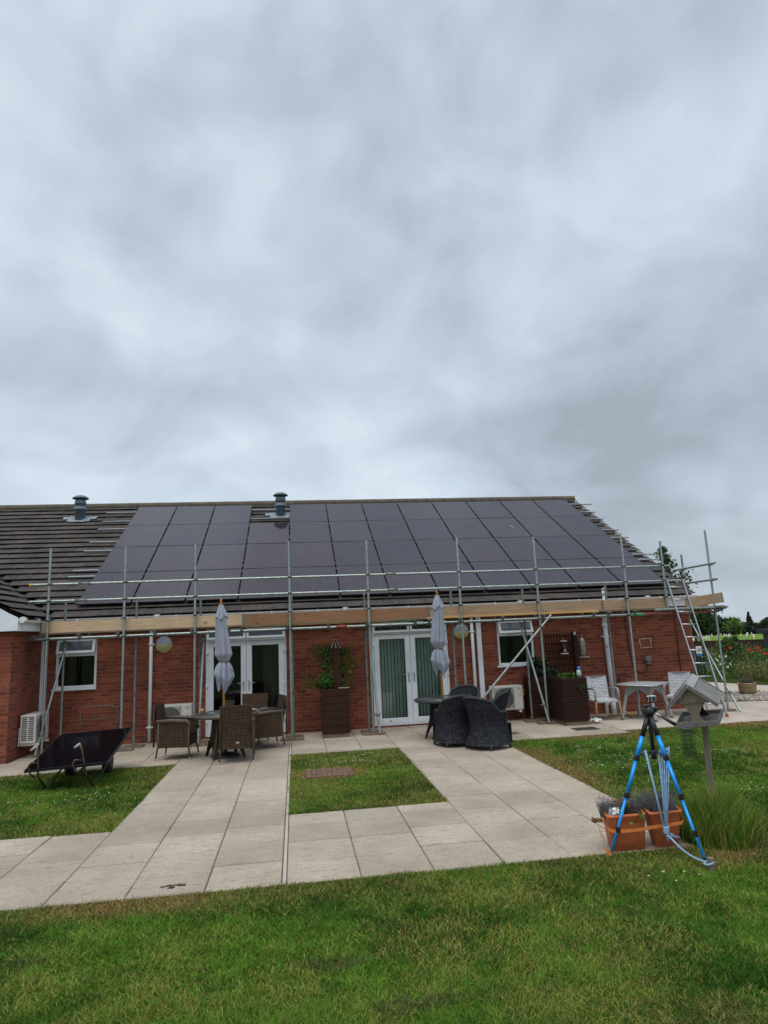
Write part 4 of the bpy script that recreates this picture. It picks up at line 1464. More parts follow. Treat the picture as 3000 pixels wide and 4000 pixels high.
def round_table(x, y, r, h, m, rim, label, rz):
    T = thing('round_table', label, 'table', (x, y, 0), rz)
    b = MB(); b.path([(r * cos(a), r * sin(a), h - .02) for a in np.linspace(0, 2 * pi, 49)[:-1]], .028, 10, closed=True)
    b.lathe([(r - .12, h - .02), (r, h - .02), (r, h - .04), (r - .12, h - .04)], 48, cap0=False, cap1=False); b.build('table_rim', rim, T, False)
    g = MB(); g.lathe([(.03, h - .002), (r - .012, h - .002), (r - .008, h + .004), (.03, h + .005)], 48, cap0=False, cap1=False); g.build('glass_top', TABLEGL, T, False)
    for k in range(4):
        a = k * pi / 2
        b = MB()
        # arched woven panel between two splayed legs, one on each side
        def pan(u, v):
            w0, w1 = .17, .27
            z = h - .06 - v * (h - .06)
            ww = w0 + (w1 - w0) * v ** 1.5
            d = .17 + .11 * v ** 1.5
            s = (u - .5) * 2
            arch = .30 * max(0, 1 - (s / .86) ** 2) ** .5 if abs(s) < .86 else 0
            z = max(z, arch * 1.0)
            return (s * ww, -d, z)
        b.grid(pan, 20, 12)
        b.xf(rot_xyz(0, 0, a)); b.build('leg_panel', m, T, False)
        l = MB(); l.path([(-.17, -.17, h - .05), (-.20, -.20, .35), (-.275, -.275, .0)], [.022, .022, .018], 10); l.xf(rot_xyz(0, 0, a)); l.build('leg', rim, T, False)
    return T


round_table(-1.27, -2.38, .56, .74, BROWNW, mat('brown_rattan_wrap', (.085, .064, .05), .55, var=.2, sc=50, bump=.5, bsc=120), 'round glass topped brown rattan table with a parasol through it', .35)
round_table(2.82, -2.0, .55, .74, DARKW, DARKRIM, 'round glass topped charcoal table with a parasol through it', .5)

cu = MB(); cu.lathe([(.03, .746), (.036, .82), (.033, .82), (.028, .752)], 16, (-1.70, -2.2, 0), cap1=False)
tag(cu.build('glass_cup', mat('amber_glass', (.45, .19, .04), .2)), 'small amber glass on the rim of the brown rattan table', 'glass')
cu = MB(); cu.lathe([(.0, .746), (.10, .746), (.13, .765), (.12, .765), (.0, .752)], 24, (-.85, -2.2, 0)); o = cu.build('tray', mat('pale_tray', (.42, .36, .31), .4))
tag(o, 'small pale dish on the brown rattan table behind the tall chair', 'dish')
WRAP = MATS['brown_rattan_wrap']


def rattan_chair(label, loc, rz):
    C_ = thing('rattan_armchair', label, 'chair', loc, rz, 'brown rattan armchairs round the left table')
    w, d = .56, .56
    b = MB()
    def back(u, v):
        z = .23 + v * .70
        lean = -.02 - .10 * max(0, v - .28)
        return ((u - .5) * (w - .05), -d / 2 + lean + .012, z)
    b.grid(back, 8, 12)
    def back2(u, v):
        p = back(u, v); return (p[0], p[1] + .03, p[2])
    b.grid(back2, 8, 12)
    b.beam(back(0, 1), back(1, 1), .045, .02) if 0 else None
    tp = np.array(back(0, 1)) + (0, .015, 0); tq = np.array(back(1, 1)) + (0, .015, 0)
    b.path([tp + (0, 0, -.70), tp, tq, tq + (0, 0, -.70)], .017, 8)
    b.build('backrest', BROWNW, C_, False)
    pl = MB(); pl.lathe([(.032, 0), (.028, .004)], 20, sy=.55); pl.xf(rot_xyz(pi / 2), (.02, -d / 2 - .012, .33)); pl.build('maker_badge', ALU, C_, False)
    s = MB(); s.box(-w / 2 + .03, w / 2 - .03, -d / 2 + .03, d / 2 - .01, .39, .43, .012); s.build('seat', BROWNW, C_, False)
    s = MB(); s.box(-w / 2 + .03, w / 2 - .03, d / 2 - .03, d / 2 - .01, .22, .39); s.build('front_apron', BROWNW, C_, False)
    for sx in (-1, 1):
        p = MB()
        def side(u, v):
            zt = .655 - .03 * u
            return (sx * (w / 2 - .008), -d / 2 + .0 + u * (d - .01), .21 + v * (zt - .21))
        p.grid(side, 8, 8)
        p.grid(lambda u, v: tuple(np.array(side(u, v)) - (sx * .03, 0, 0)), 8, 8)
        p.build('side_panel', BROWNW, C_, False)
        a = MB()
        a.path([(sx * (w / 2 - .02), -d / 2 - .02, .66), (sx * (w / 2 - .02), -.05, .665), (sx * (w / 2 - .02), d / 2 - .05, .645), (sx * (w / 2 - .02), d / 2 + .005, .60), (sx * (w / 2 - .02), d / 2 + .005, .45)], [.03, .036, .036, .032, .02], 10)
        a.build('armrest', WRAP, C_, False)
        for sy in (-1, 1):
            l = MB(); x = sx * (w / 2 - .015); y = sy * (d / 2 - .012)
            l.path([(x, y, .62 if sy > 0 else .66), (x, y, .22), (x + sx * .012, y + sy * .035, .022)], [.016, .017, .013], 8)
            lo = l.build('leg', WRAP, C_, False)
            t = MB(); t.tube((x + sx * .012, y + sy * .035, .0), (x + sx * .0115, y + sy * .033, .03), .0145, 10); t.build('foot_cap', ALU, lo, False)
    return C_


rc = rattan_chair('brown rattan armchair seen from behind, white badge low on its back', (-1.02, -2.87, 0), .03)
dup(rc, (-2.13, -2.16, 0), -pi / 2 - .12, 'brown rattan armchair side on at the left, in front of the air conditioner')
dup(rc, (-.60, -1.66, 0), pi / 2 + .28, 'brown rattan armchair side on at the right, its back towards the door edge')
dup(rc, (-.92, -1.22, 0), pi - .25, 'brown rattan armchair behind the table, only its back top showing before the dark door')


def tub_chair(label, loc, rz):
    C_ = thing('rattan_tub_chair', label, 'chair', loc, rz, 'charcoal rattan tub chairs round the right table')
    A0 = rad(122)
    def top(t):
        a = abs(t)
        if a < .35:
            return .87 - .06 * (a / .35) ** 2
        if a < .72:
            q = (a - .35) / .37
            return .81 - .21 * (q * q * (3 - 2 * q))
        return .60 - .01 * (a - .72) / .28
    def P(t, v, inset=0, kk=1.0):
        ang = -pi / 2 + t * A0
        zt = top(t)
        z = .07 + v * (zt - .07)
        r = np.interp(z, [.07, .2, .38, .5, .62, .9], [.40, .35, .298, .312, .34, .405]) * kk - inset
        e = 1 - .06 * cos(2 * ang)
        return (r * e * cos(ang), r * sin(ang) * 1.02 + .02 - .05 * max(0, z - .5) * max(0, -sin(ang)) * 2, z)
    b = MB(); b.grid(lambda u, v: P(u * 2 - 1, v), 56, 24, uvs=(1.5, .8))
    b.grid(lambda u, v: P(1 - u * 2, v, .022), 56, 24, uvs=(1.5, .8)); b.build('tub_shell', DARKW, C_, False)
    r_ = MB(); r_.path([tuple((np.array(P(t, 1)) + np.array(P(t, 1, .02))) / 2 + (0, 0, .004)) for t in np.linspace(-1, 1, 60)] , .026, 9); r_.build('braided_rim', DARKRIM, C_, False)
    for s in (-1, 1):
        p = MB(); e0 = P(s, 1); p.path([e0, (e0[0] * .99, e0[1] + .018, e0[2] - .02), tuple(np.array(P(s, .5)) + (0, .01, 0)), tuple(np.array(P(s, 0)) + (0, .01, 0))], .02, 8); p.build('front_post', DARKRIM, C_, False)
    s = MB(); s.lathe([(0, .42), (.27, .42), (.285, .41), (.285, .36)], 32, (0, .02, 0)); s.build('seat', DARKW, C_, False)
    q0, q1 = P(-1, 0), P(1, 0)
    f = MB(); f.grid(lambda u, v: (q0[0] + (q1[0] - q0[0]) * u, q0[1] + .05 * sin(u * pi) + .02, .07 + v * .33), 14, 8, uvs=(.6, .33)); f.build('front_skirt', DARKW, C_, False)
    for t in (-.93, -.35, .35, .93):
        l = MB(); p = P(t, 0, .02); l.path([(p[0], p[1], .10), (p[0] * 1.02, p[1] * 1.02, .0)], [.024, .02], 10); l.build('foot', DARKRIM, C_, False)
    return C_


tc = tub_chair('nearest charcoal rattan tub chair, turned away, beside the edge of the right lawn', (3.28, -3.28, 0), -.92)
dup(tc, (2.83, -2.74, 0), .16, 'charcoal rattan tub chair with its back turned, left of the nearest tub chair')
dup(tc, (3.33, -1.42, 0), pi - .5, 'charcoal rattan tub chair behind the others, facing out, below the raker tube')
dup(tc, (3.66, -2.2, 0), 1.22, 'charcoal rattan tub chair side on, only its pointed back top showing before the air conditioner')


def white_chair(label, loc, rz):
    C_ = thing('woven_armchair', label, 'chair', loc, rz, 'pale grey woven armchairs')
    w, d = .50, .50
    b = MB()
    def bk(u, v):
        z = .40 + v * .48
        return ((u - .5) * (w - .05), -d / 2 - .02 - .13 * v + .02 * cos(u * pi * 2), z)
    b.grid(bk, 8, 8); b.grid(lambda u, v: tuple(np.array(bk(u, v)) + (0, .025, 0)), 8, 8)
    b.build('backrest', GREYW_V, C_, False)
    f = MB(); c0, c1 = np.array(bk(0, 0)), np.array(bk(0, 1)); e1, e0 = np.array(bk(1, 1)), np.array(bk(1, 0)); o_ = np.array((0, .012, 0))
    f.path([c0 + o_, c1 + o_, e1 + o_, e0 + o_], .016, 8); f.build('back_frame', GREYRIM, C_, False)
    s = MB(); s.box(-w / 2, w / 2, -d / 2 - .02, d / 2, .37, .42, .014); s.build('seat', GREYW_V, C_, False)
    for sx in (-1, 1):
        x = sx * w / 2
        a = MB(); a.path([(x, -d / 2 - .06, .62), (x, .1, .655), (x, d / 2 - .03, .65), (x, d / 2 + .0, .61), (x, d / 2 + .005, .40)], [.018, .022, .024, .023, .022], 8); a.build('armrest', GREYRIM, C_, False)
        l = MB(); l.path([(x, d / 2 + .005, .40), (x + sx * .02, d / 2 + .03, .0)], [.021, .016], 8); l.build('leg', TEAKL, C_, False)
        l = MB(); l.path([(x - sx * .01, -d / 2 - .01, .40), (x + sx * .02, -d / 2 - .08, .0)], [.021, .016], 8); l.build('leg', TEAKL, C_, False)
    return C_


wc = white_chair('pale grey woven armchair beside the dark ribbed planter', (6.56, -.92, 0), pi - .10)
dup(wc, (8.27, -1.0, 0), pi / 2 + .9, 'pale grey woven armchair right of the bistro table, partly behind the bird table')


def bistro_table():
    T = thing('bistro_table', 'square grey woven bistro table with splayed legs beside the brick wall', 'table', (7.38, -1.18, 0), .62)
    h = .735; w = .82
    b = MB(); b.box(-w / 2, w / 2, -w / 2, w / 2, h - .015, h, .006); b.build('table_top', mat('grey_table_board', (.37, .37, .37), .5, var=.06), T, False)
    b = MB(); b.path([(w / 2, w / 2, h - .022), (-w / 2, w / 2, h - .022), (-w / 2, -w / 2, h - .022), (w / 2, -w / 2, h - .022)], .017, 8, closed=True); b.build('woven_edge', GREYW_V, T, False)
    b = MB(); q = .25
    for k in range(4):
        a = MB()
        a.grid(lambda u, v: ((u - .5) * 2 * q, -q, h - .03 - v * (.10 + .10 * abs(u - .5) ** 1.5 * 4)), 12, 3); a.xf(rot_xyz(0, 0, k * pi / 2))
        for V in a.v:
            b.v.append(V)
        b.f += [[i + b.n for i in f] for f in a.f]; b.sm += a.sm; b.n += a.n
    b.build('apron', GREYRIM, T, False)
    for k in range(4):
        l = MB(); l.beam((-q, -q, h - .1), (-.37, -.37, .02), .062, .055, .01, (1, -1, 0)); l.xf(rot_xyz(0, 0, k * pi / 2)); lo = l.build('leg', GREYRIM, T, False)
        l = MB(); l.beam((-.368, -.368, .022), (-.371, -.371, .0), .05, .045, 0, (1, -1, 0)); l.xf(rot_xyz(0, 0, k * pi / 2)); l.build('foot_cap', BLACK, lo, False)


bistro_table()


def planter(x0, x1, y0, y1, h, n, label, rib=False, base=True):
    Pn = thing('wooden_planter', label, 'planter', ((x0 + x1) / 2, (y0 + y1) / 2, 0))
    z = .08
    step = (h - z) / n
    for k in range(n):
        b = MB()
        a, c = z + k * step + .003, z + (k + 1) * step - .003
        b.box(x0, x1, y0, y0 + .03, a, c, .005); b.box(x0, x0 + .03, y0 + .03, y1, a, c, .005); b.box(x1 - .03, x1, y0 + .03, y1, a, c, .005); b.box(x0 + .03, x1 - .03, y1 - .03, y1, a, c, .005)
        if rib:
            m = int((c - a) / .02)
            for j in range(m):
                zz = a + .006 + j * .02
                b.box(x0 - .004, x1 + .004, y0 - .004, y0 + .002, zz, zz + .011); b.box(x0 - .004, x0 + .002, y0, y1, zz, zz + .011)
        b.build('board_course', DKW, Pn)
    b = MB(); b.box(x0 + .03, x1 - .03, y0 + .02, y1 - .03, .0, .08, .004); b.build('plinth', SOLEW, Pn)
    if not rib:
        b = MB(); b.box(x0 - .004, x0 + .03, y0 - .006, y0 + .02, .081, h + .003, .004); b.build('corner_post', DKW, Pn)
        b = MB(); b.box(x1 - .03, x1 + .004, y0 - .006, y0 + .02, .081, h + .003, .004); b.build('corner_post', DKW, Pn)
    s = MB(); s.box(x0 + .03, x1 - .03, y0 + .03, y1 - .03, h - .12, h - .05); s.build('soil', SOIL, Pn)
    return Pn


planter(.51, 1.06, -1.08, -.5, .955, 6, 'tall dark brown boarded planter with a climbing plant, between the two white doors')
planter(5.42, 5.96, -1.52, -.56, .95, 7, 'large dark ribbed planter beside the pale woven armchair', rib=True)
planter(5.10, 5.62, -.54, -.06, .92, 6, 'dark boarded planter at the wall with a leafy shrub, behind the scaffold foot', rib=False)


def trellis():
    T = thing('trellis', 'dark brown square trellis on the brick wall above the planters', 'trellis', (6.0, -.1, .9))
    b = MB()
    for k in range(10):
        x = 5.68 + k * .069; b.box(x, x + .018, -.125, -.105, .88, 1.86)
    b.build('upright_slats', DKW, T)
    b = MB()
    for k in range(6):
        z = .95 + k * .165; b.box(5.66, 6.36, -.105, -.085, z, z + .03)
    b.build('cross_slats', DKW, T)
    b = MB(); b.box(6.33, 6.43, -.17, -.07, .86, 1.88, .004); b.build('post', DKW, T)
    b = MB(); b.box(6.34, 6.40, -.185, -.17, 1.80, 1.87); b.build('post_bracket', ALU, T)


trellis()


def tube_feeder(x, y, z0, label, style):
    F = thing('bird_feeder', label, 'bird feeder', (x, y, z0))
    if style == 0:
        b = MB(); b.lathe([(.0, 0), (.05, .0), (.055, .02), (.06, .03), (.066, .18), (.062, .3), (.04, .37), (0, .385)], 20, (x, y, z0 + .06)); b.build('seed_tube', mat('clear_seed_tube', (.30, .27, .23), .15, var=.2, sc=30), F)
        b = MB(); b.lathe([(.062, .29), (.05, .34), (.03, .375), (0, .39)], 20, (x, y, z0 + .068)); b.build('cap', mat('pale_teal_plastic', (.38, .45, .44), .4), F)
        b = MB(); b.lathe([(.05, 0), (.056, .05)], 20, (x, y, z0 + .045)); b.build('seed_port', mat('teal_plastic', (.10, .20, .19), .4), F)
        b = MB(); b.lathe([(.0, 0), (.135, .0), (.14, .012), (.13, .02), (0, .012)], 24, (x, y, z0 + .01)); b.build('tray', mat('pale_stone_plastic', (.5, .45, .39), .6), F)
        b = MB(); b.path([(x, y, z0 + .44), (x, y, z0 + .47), (x + .02, y, z0 + .5), (x, y, z0 + .53), (x - .01, y + .04, z0 + .52)], .004, 6); b.build('hook', ALU, F)
    else:
        b = MB(); b.lathe([(.045, 0), (.045, .26)], 18, (x, y, z0 + .03)); b.build('seed_tube', mat('dark_clear_tube', (.05, .03, .025), .12), F)
        b = MB(); b.box(x - .06, x + .06, y - .06, y + .06, z0 + .29, z0 + .31, .006); b.build('roof', WHITEP, F)
        b = MB(); b.box(x - .075, x + .075, y - .06, y + .06, z0 + .01, z0 + .03, .006); b.path([(x + .025 * cos(a), y - .05, z0 + .09 + .025 * sin(a)) for a in np.linspace(0, 2 * pi, 19)[:-1]], .007, 6, closed=True); b.build('perch_tray', WHITEP, F)
        b = MB(); b.path([(x, y, z0 + .31), (x, y, z0 + .36), (x, y + .05, z0 + .38)], .004, 6); b.build('hook', ALU, F)


tube_feeder(6.57, -.09, 1.27, 'slim clear tube bird feeder hung on the brick wall right of the trellis', 0)
tube_feeder(6.08, -.19, 1.37, 'small white trimmed bird feeder hung on the dark trellis', 1)

bt = thing('spray_bottle', 'blue topped clear bottle standing on the rim of the dark ribbed planter', 'bottle', (5.84, -1.44, .95))
b = MB(); b.lathe([(.0, .95), (.035, .95), (.04, .97), (.05, 1.03), (.045, 1.075), (.025, 1.10), (.02, 1.11)], 18, (5.84, -1.44, 0)); b.build('bottle_body', mat('cloudy_plastic', (.45, .55, .52), .25), bt)
b = MB(); b.lathe([(.03, 1.10), (.036, 1.115), (.034, 1.15), (.02, 1.165), (0, 1.17)], 18, (5.85, -1.44, 0)); b.build('cap', mat('blue_cap', (.03, .20, .55), .35), bt)
b = MB(); b.lathe([(.041, .965), (.0475, 1.005), (.046, 1.005), (.04, .97)], 18, (5.84, -1.44, 0)); b.build('green_band', mat('green_label', (.10, .32, .16), .5), bt)


def bird_house():
    Bh = thing('bird_house_post', 'dark post with a tiny pitched bird house, standing in the planter with the climber', 'bird house', (.83, -.75, .9))
    b = MB(); b.box(.788, .872, -.79, -.71, .86, 1.75, .004); b.build('post', DKW, Bh)
    b = MB(); b.prism([(.765, 1.752), (.895, 1.752), (.87, 1.86), (.83, 1.92), (.79, 1.86)], 'y', -.80, -.66); b.build('box_body', DKW, Bh)
    for s in (-1, 1):
        b = MB(); b.beam((.83 + s * .085, -.73, 1.77), (.83, -.73, 1.945), .19, .014, 0, (0, 1, 0)) if 0 else None
        b.obox((.83 + s * .05, -.735, 1.855), (.016, .2, .21), rot_xyz(0, -s * .42, 0)); b.build('roof_board', SOLEW, Bh)
    b = MB(); b.box(.805, .855, -.806, -.80, 1.765, 1.84); b.build('opening', BLACK, Bh)
    b = MB(); b.lathe([(.012, 0), (.018, .012), (.004, .02)], 12, (.83, -.808, 1.845)); b.box(.82, .826, -.809, -.804, 1.765, 1.84); b.box(.836, .842, -.809, -.804, 1.765, 1.84); b.build('seed_hopper', ALU, Bh)


bird_house()


# ================================================================== TROLLEY AND SPARE PANEL
def trolley():
    Rz = rot_xyz(.036)
    T = thing('flatbed_trolley', 'brown tubular trolley with grips carrying a loose solar panel on the left lawn', 'trolley', (-3.35, -3.3, 0))
    b = MB(); z = .42
    b.beam((-3.75, -3.85, .30), (-3.72, -2.6, .52), .035, .03); b.beam((-2.98, -3.85, .31), (-2.95, -2.6, .53), .035, .03)
    b.beam((-3.74, -3.6, .335), (-2.97, -3.6, .345), .035, .03); b.beam((-3.73, -2.9, .46), (-2.96, -2.9, .47), .035, .03)
    b.beam((-3.74, -3.3, .28), (-2.97, -3.3, .28), .03, .03); b.beam((-3.4, -3.4, .10), (-3.4, -2.7, .18), .03, .03)
    b.build('chassis', BROWNMET, T)
    b = MB(); b.path([(-4.02, -1.48, .30), (-4.03, -1.40, .62), (-4.035, -1.36, .82), (-4.0, -1.355, .875), (-3.93, -1.35, .89), (-3.50, -1.35, .90), (-3.42, -1.355, .88), (-3.385, -1.36, .82), (-3.375, -1.40, .6), (-3.37, -1.48, .3)], .0155, 10)
    b.tube((-4.03, -1.39, .665), (-3.38, -1.39, .67), .012, 8)
    b.path([(-4.02, -1.48, .30), (-3.8, -2.6, .40)], .0155, 8); b.path([(-3.37, -1.48, .3), (-3.2, -2.6, .42)], .0155, 8); b.build('loop_handle', BROWNMET, T)
    for x in (-3.62, -3.05):
        b = MB(); b.path([(x - .05, -3.2, .16), (x + .05, -3.2, .16)], .155, 24); wl = b.build('wheel', RUBBER, T)
        b = MB(); b.path([(x - .06, -3.2, .16), (x + .06, -3.2, .16)], .07, 16); b.build('rim', DARKGRILL, wl)
    b = MB(); b.tube((-3.7, -3.2, .16), (-2.98, -3.2, .16), .014, 8); b.tube((-3.34, -3.2, .16), (-3.34, -3.1, .36), .03, 8); b.build('axle', BROWNMET, T)
    # two grip frames standing up past the near edge of the panel
    for fx, gx in ((-3.64, -3.80), (-2.99, -3.20)):
        l = MB(); l.path([(gx + .06, -4.40, .62), (gx + .10, -4.42, .56), (fx - .06, -4.38, .22), (fx, -4.20, .0)], .014, 8); l.build('handle_tube', BROWNMET, T)
        g = MB(); g.path([(gx - .02, -4.36, .575), (gx + .06, -4.39, .63)], .02, 10); g.build('grip', mat('worn_grey_grip', (.42, .40, .38), .7), T)
        l = MB(); l.path([(fx, -4.20, .0), (fx + .05, -3.9, .14), (fx + .12, -3.7, .31)], .013, 8); l.build('leg', BROWNMET, T)
        l = MB(); l.path([(gx + .10, -4.40, .40), (gx + .02, -4.44, .42), (gx - .01, -4.46, .38), (gx + .02, -4.44, .26), (fx - .10, -4.38, .20)], .012, 8); l.build('inner_bracket', BROWNMET, T)


trolley()
sp = thing('solar_panel', 'loose black solar panel lying tilted on the brown trolley', 'solar panel', (-3.337, -3.57, .473))
sp.rotation_euler = (0, 0, 0)
RR = rot_xyz(0, 0, .036) @ rot_xyz(.16) @ rot_xyz(0, -.034)
w_, l_ = 1.134, 1.722
b = MB()
for a in ((-w_ / 2, -w_ / 2 + .011, -l_ / 2, l_ / 2), (w_ / 2 - .011, w_ / 2, -l_ / 2, l_ / 2), (-w_ / 2 + .011, w_ / 2 - .011, -l_ / 2, -l_ / 2 + .011), (-w_ / 2 + .011, w_ / 2 - .011, l_ / 2 - .011, l_ / 2)):
    b.box(*a, -.033, .002)
b.xf(RR); b.build('frame', FRAMEBLK, sp, False)
b = MB(); b.box(-w_ / 2 + .011, w_ / 2 - .011, -l_ / 2 + .011, l_ / 2 - .011, -.028, 0); b.xf(RR); b.build('glass', PVDARK, sp, False)

# ================================================================== SMALL GROUND THINGS
mh = thing('access_cover', 'brown paved access cover in a ring of dry grass on the middle lawn', 'access cover', (.45, -4.47, 0))
b = MB()
R = rot_xyz(0, 0, .36 * .0)
cs = np.array([(.07, -4.42), (.78, -4.15), (.81, -4.69), (.14, -4.80)])
b.box(.10, .83, -4.78, -4.18, -.05, .004); b.build('recessed_tray', mat('rusty_frame', (.10, .06, .045), .8, .2), mh)
b = MB(); random.seed(2)
for i in range(9):
    for j in range(3):
        x = .12 + i * .0775; y = -4.765 + j * .192
        b.box(x, x + .071, y, y + .186, 0, .011 + random.uniform(-.003, .005), .003)
b.build('pavers', MANH, mh)
gr = thing('drain_grate', 'small iron drain grate set in the slabs in front of the ribbed planter', 'drain grate', (5.62, -1.98, 0))
b = MB()
for k in range(12):
    b.box(5.40 + k * .037, 5.415 + k * .037, -2.14, -1.84, .0, .006)
b.box(5.38, 5.40, -2.15, -1.83, 0, .007); b.box(5.845, 5.865, -2.15, -1.83, 0, .007); b.box(5.40, 5.845, -2.15, -2.135, 0, .007); b.box(5.40, 5.845, -1.845, -1.83, 0, .007)
b.build('grate_bars', IRON, gr)
b = MB(); b.box(5.40, 5.845, -2.135, -1.845, -.001, .0015); b.build('grate_void', BLACK, gr)
dc = MB(); dc.box(4.0, 4.26, -2.1, -1.82, -.001, .006, .002)
tag(dc.build('drain_cover', MANH), 'small rusty square drain cover in the slabs right of the charcoal chairs', 'drain cover')
pp = MB(); random.seed(12)
pp.grid(lambda u, v: (6.0 + u * .26 + .03 * sin(v * 9), -1.42 + v * .2 + .03 * sin(u * 8), .012 + .075 * abs(sin(u * 5.3 + v * 2)) * (1 - abs(v - .5)) + .03 * sin(v * 13 + u * 7) ** 2), 18, 14)
tag(pp.build('crumpled_paper', mat('white_paper', (.62, .60, .58), .8)), 'crumpled white paper on the ground against the ribbed planter', 'litter')
pk = MB(); pk.obox((7.12, -.62, .09), (.09, .07, .16), rot_xyz(.3, .3, .4), .012); pk.lathe([(0, 0), (.05, .01), (.03, .1), (0, .12)], 10, (7.16, -.66, .02))
tag(pk.build('pipe_fitting', mat('pinkish_plastic', (.60, .42, .40), .6, var=.2, sc=30)), 'small pinkish white fitting lying at the foot of the scaffold by the soil pipe', 'fitting')
wb = MB(); wb.beam((6.85, -.5, .02), (7.5, -.45, .02), .1, .04, .004)
tag(wb.build('timber_offcut', YELW), 'short pale timber offcut on the ground under the brick wall behind the bistro table', 'timber')
sl = MB()
for k in range(26):
    a = random.uniform(0, 6.28); r0 = random.random() ** .5
    x, y = -1.06 + .095 * r0 * cos(a), -8.74 + .045 * r0 * sin(a)
    sl.lathe([(0, .008), (.010 + random.random() * .01, .004), (.016 + random.random() * .012, -.002)], 7, (x, y, 0), cap1=False)
o = sl.build('spilt_soil', SOIL); o['kind'] = 'stuff'; o['label'] = 'small dark patch of spilt soil on the front slabs'; o['category'] = 'soil'


# ================================================================== TRIPOD, POTS, BIRD TABLE
def tripod():
    ap = np.array((3.295, -8.87, 1.205))
    feet = [np.array((2.745, -8.95, 0.0)), np.array((3.335, -9.45, .05)), np.array((3.85, -8.45, .0))]
    T = thing('camera_tripod', 'blue and black camera tripod straddling the terracotta pots', 'tripod', (3.33, -8.87, 0))
    for i, f in enumerate(feet):
        top = ap + (f - ap) * .02 + np.array((0, 0, -.025))
        d = f - top
        at = lambda t: top + d * t
        l = MB(); l.path([at(0), at(.16)], [.023, .023], 12); l.build('black_leg_sleeve', BLACK, T)
        m = BLUE if i < 2 else BLUED
        u = MB(); u.path([at(.155), at(.33)], .0205, 12); up_ = u.build('upper_leg', m, T)
        u = MB(); u.path([at(.33), at(.60)], .0165, 12); u.build('middle_leg', m, T)
        u = MB(); u.path([at(.60), at(.985)], .013, 12); u.build('lower_leg', m if i < 2 else BLACK, T)
        for t, r in ((.32, .024), (.59, .021), (.83, .018)):
            c = MB(); c.path([at(t - .018), at(t + .018)], r, 12); p = at(t)
            c.obox(p + (.0, -.018, 0), (.03, .02, .045)); c.build('leg_clamp', BLACK, T)
        c = MB(); c.path([at(.975), at(1.0)], [.012, .016], 10); c.build('foot', RUBBER, T)
        s = MB(); s.tube(at(.31), (ap[0], ap[1], .83), .006, 8); s.build('spreader_arm', BLACK, T)
    c = MB(); c.path([ap + (0, 0, .03), (ap[0] + .0, ap[1], .76)], .019, 12); c.path([(ap[0], ap[1], .84), (ap[0], ap[1], .76)], .024, 12); c.build('centre_column', BLACK, T)
    c = MB(); c.lathe([(.03, .0), (.052, .02), (.055, .05), (.04, .075), (.03, .09)], 20, (ap[0], ap[1], ap[2] - .06)); c.build('shoulder', BLACK, T)
    h = MB(); h.box(ap[0] - .05, ap[0] + .03, ap[1] - .035, ap[1] + .035, 1.16, 1.225, .012); h.path([(ap[0] - .06, ap[1], 1.185), (ap[0] + .07, ap[1], 1.20)], .026, 12)
    h.lathe([(.024, 1.14), (.034, 1.15), (.034, 1.17)], 16, (ap[0], ap[1], 0)); h.path([(ap[0] + .05, ap[1] - .02, 1.2), (ap[0] + .085, ap[1] - .02, 1.215)], .018, 10)
    h.box(ap[0] - .045, ap[0] + .02, ap[1] - .03, ap[1] + .03, 1.23, 1.25, .005); h.build('pan_head', BLACK, T)
    p = MB(); p.path([(ap[0] + .04, ap[1] - .03, 1.18), (ap[0] + .10, ap[1] - .07, 1.135)], .007, 8); p.build('handle_rod', ALU, T)
    p = MB(); p.path([(ap[0] + .09, ap[1] - .065, 1.142), (ap[0] + .13, ap[1] - .09, 1.11), (ap[0] + .19, ap[1] - .125, 1.068)], [.011, .014, .018], 12); p.build('pan_handle', BLACK, T)
    k = thing('action_camera', 'small silver and black action camera on top of the blue tripod', 'camera', (3.335, -8.87, 1.262), .12)
    b = MB(); b.box(-.045, .045, -.018, .018, .012, .068, .007); b.build('camera_body', mat('silver_plastic', (.52, .53, .53), .4), k, False)
    b = MB(); b.box(-.008, .036, -.0205, -.017, .02, .062, .002); b.build('screen', mat('camera_screen', (.06, .075, .085), .1), k, False)
    b = MB(); b.box(-.0465, -.0445, -.014, .014, .018, .062); b.box(-.040, -.014, -.0205, -.017, .018, .064, .002); b.box(-.02, .02, -.01, .01, .0, .012); b.build('black_side', BLACK, k, False)


tripod()


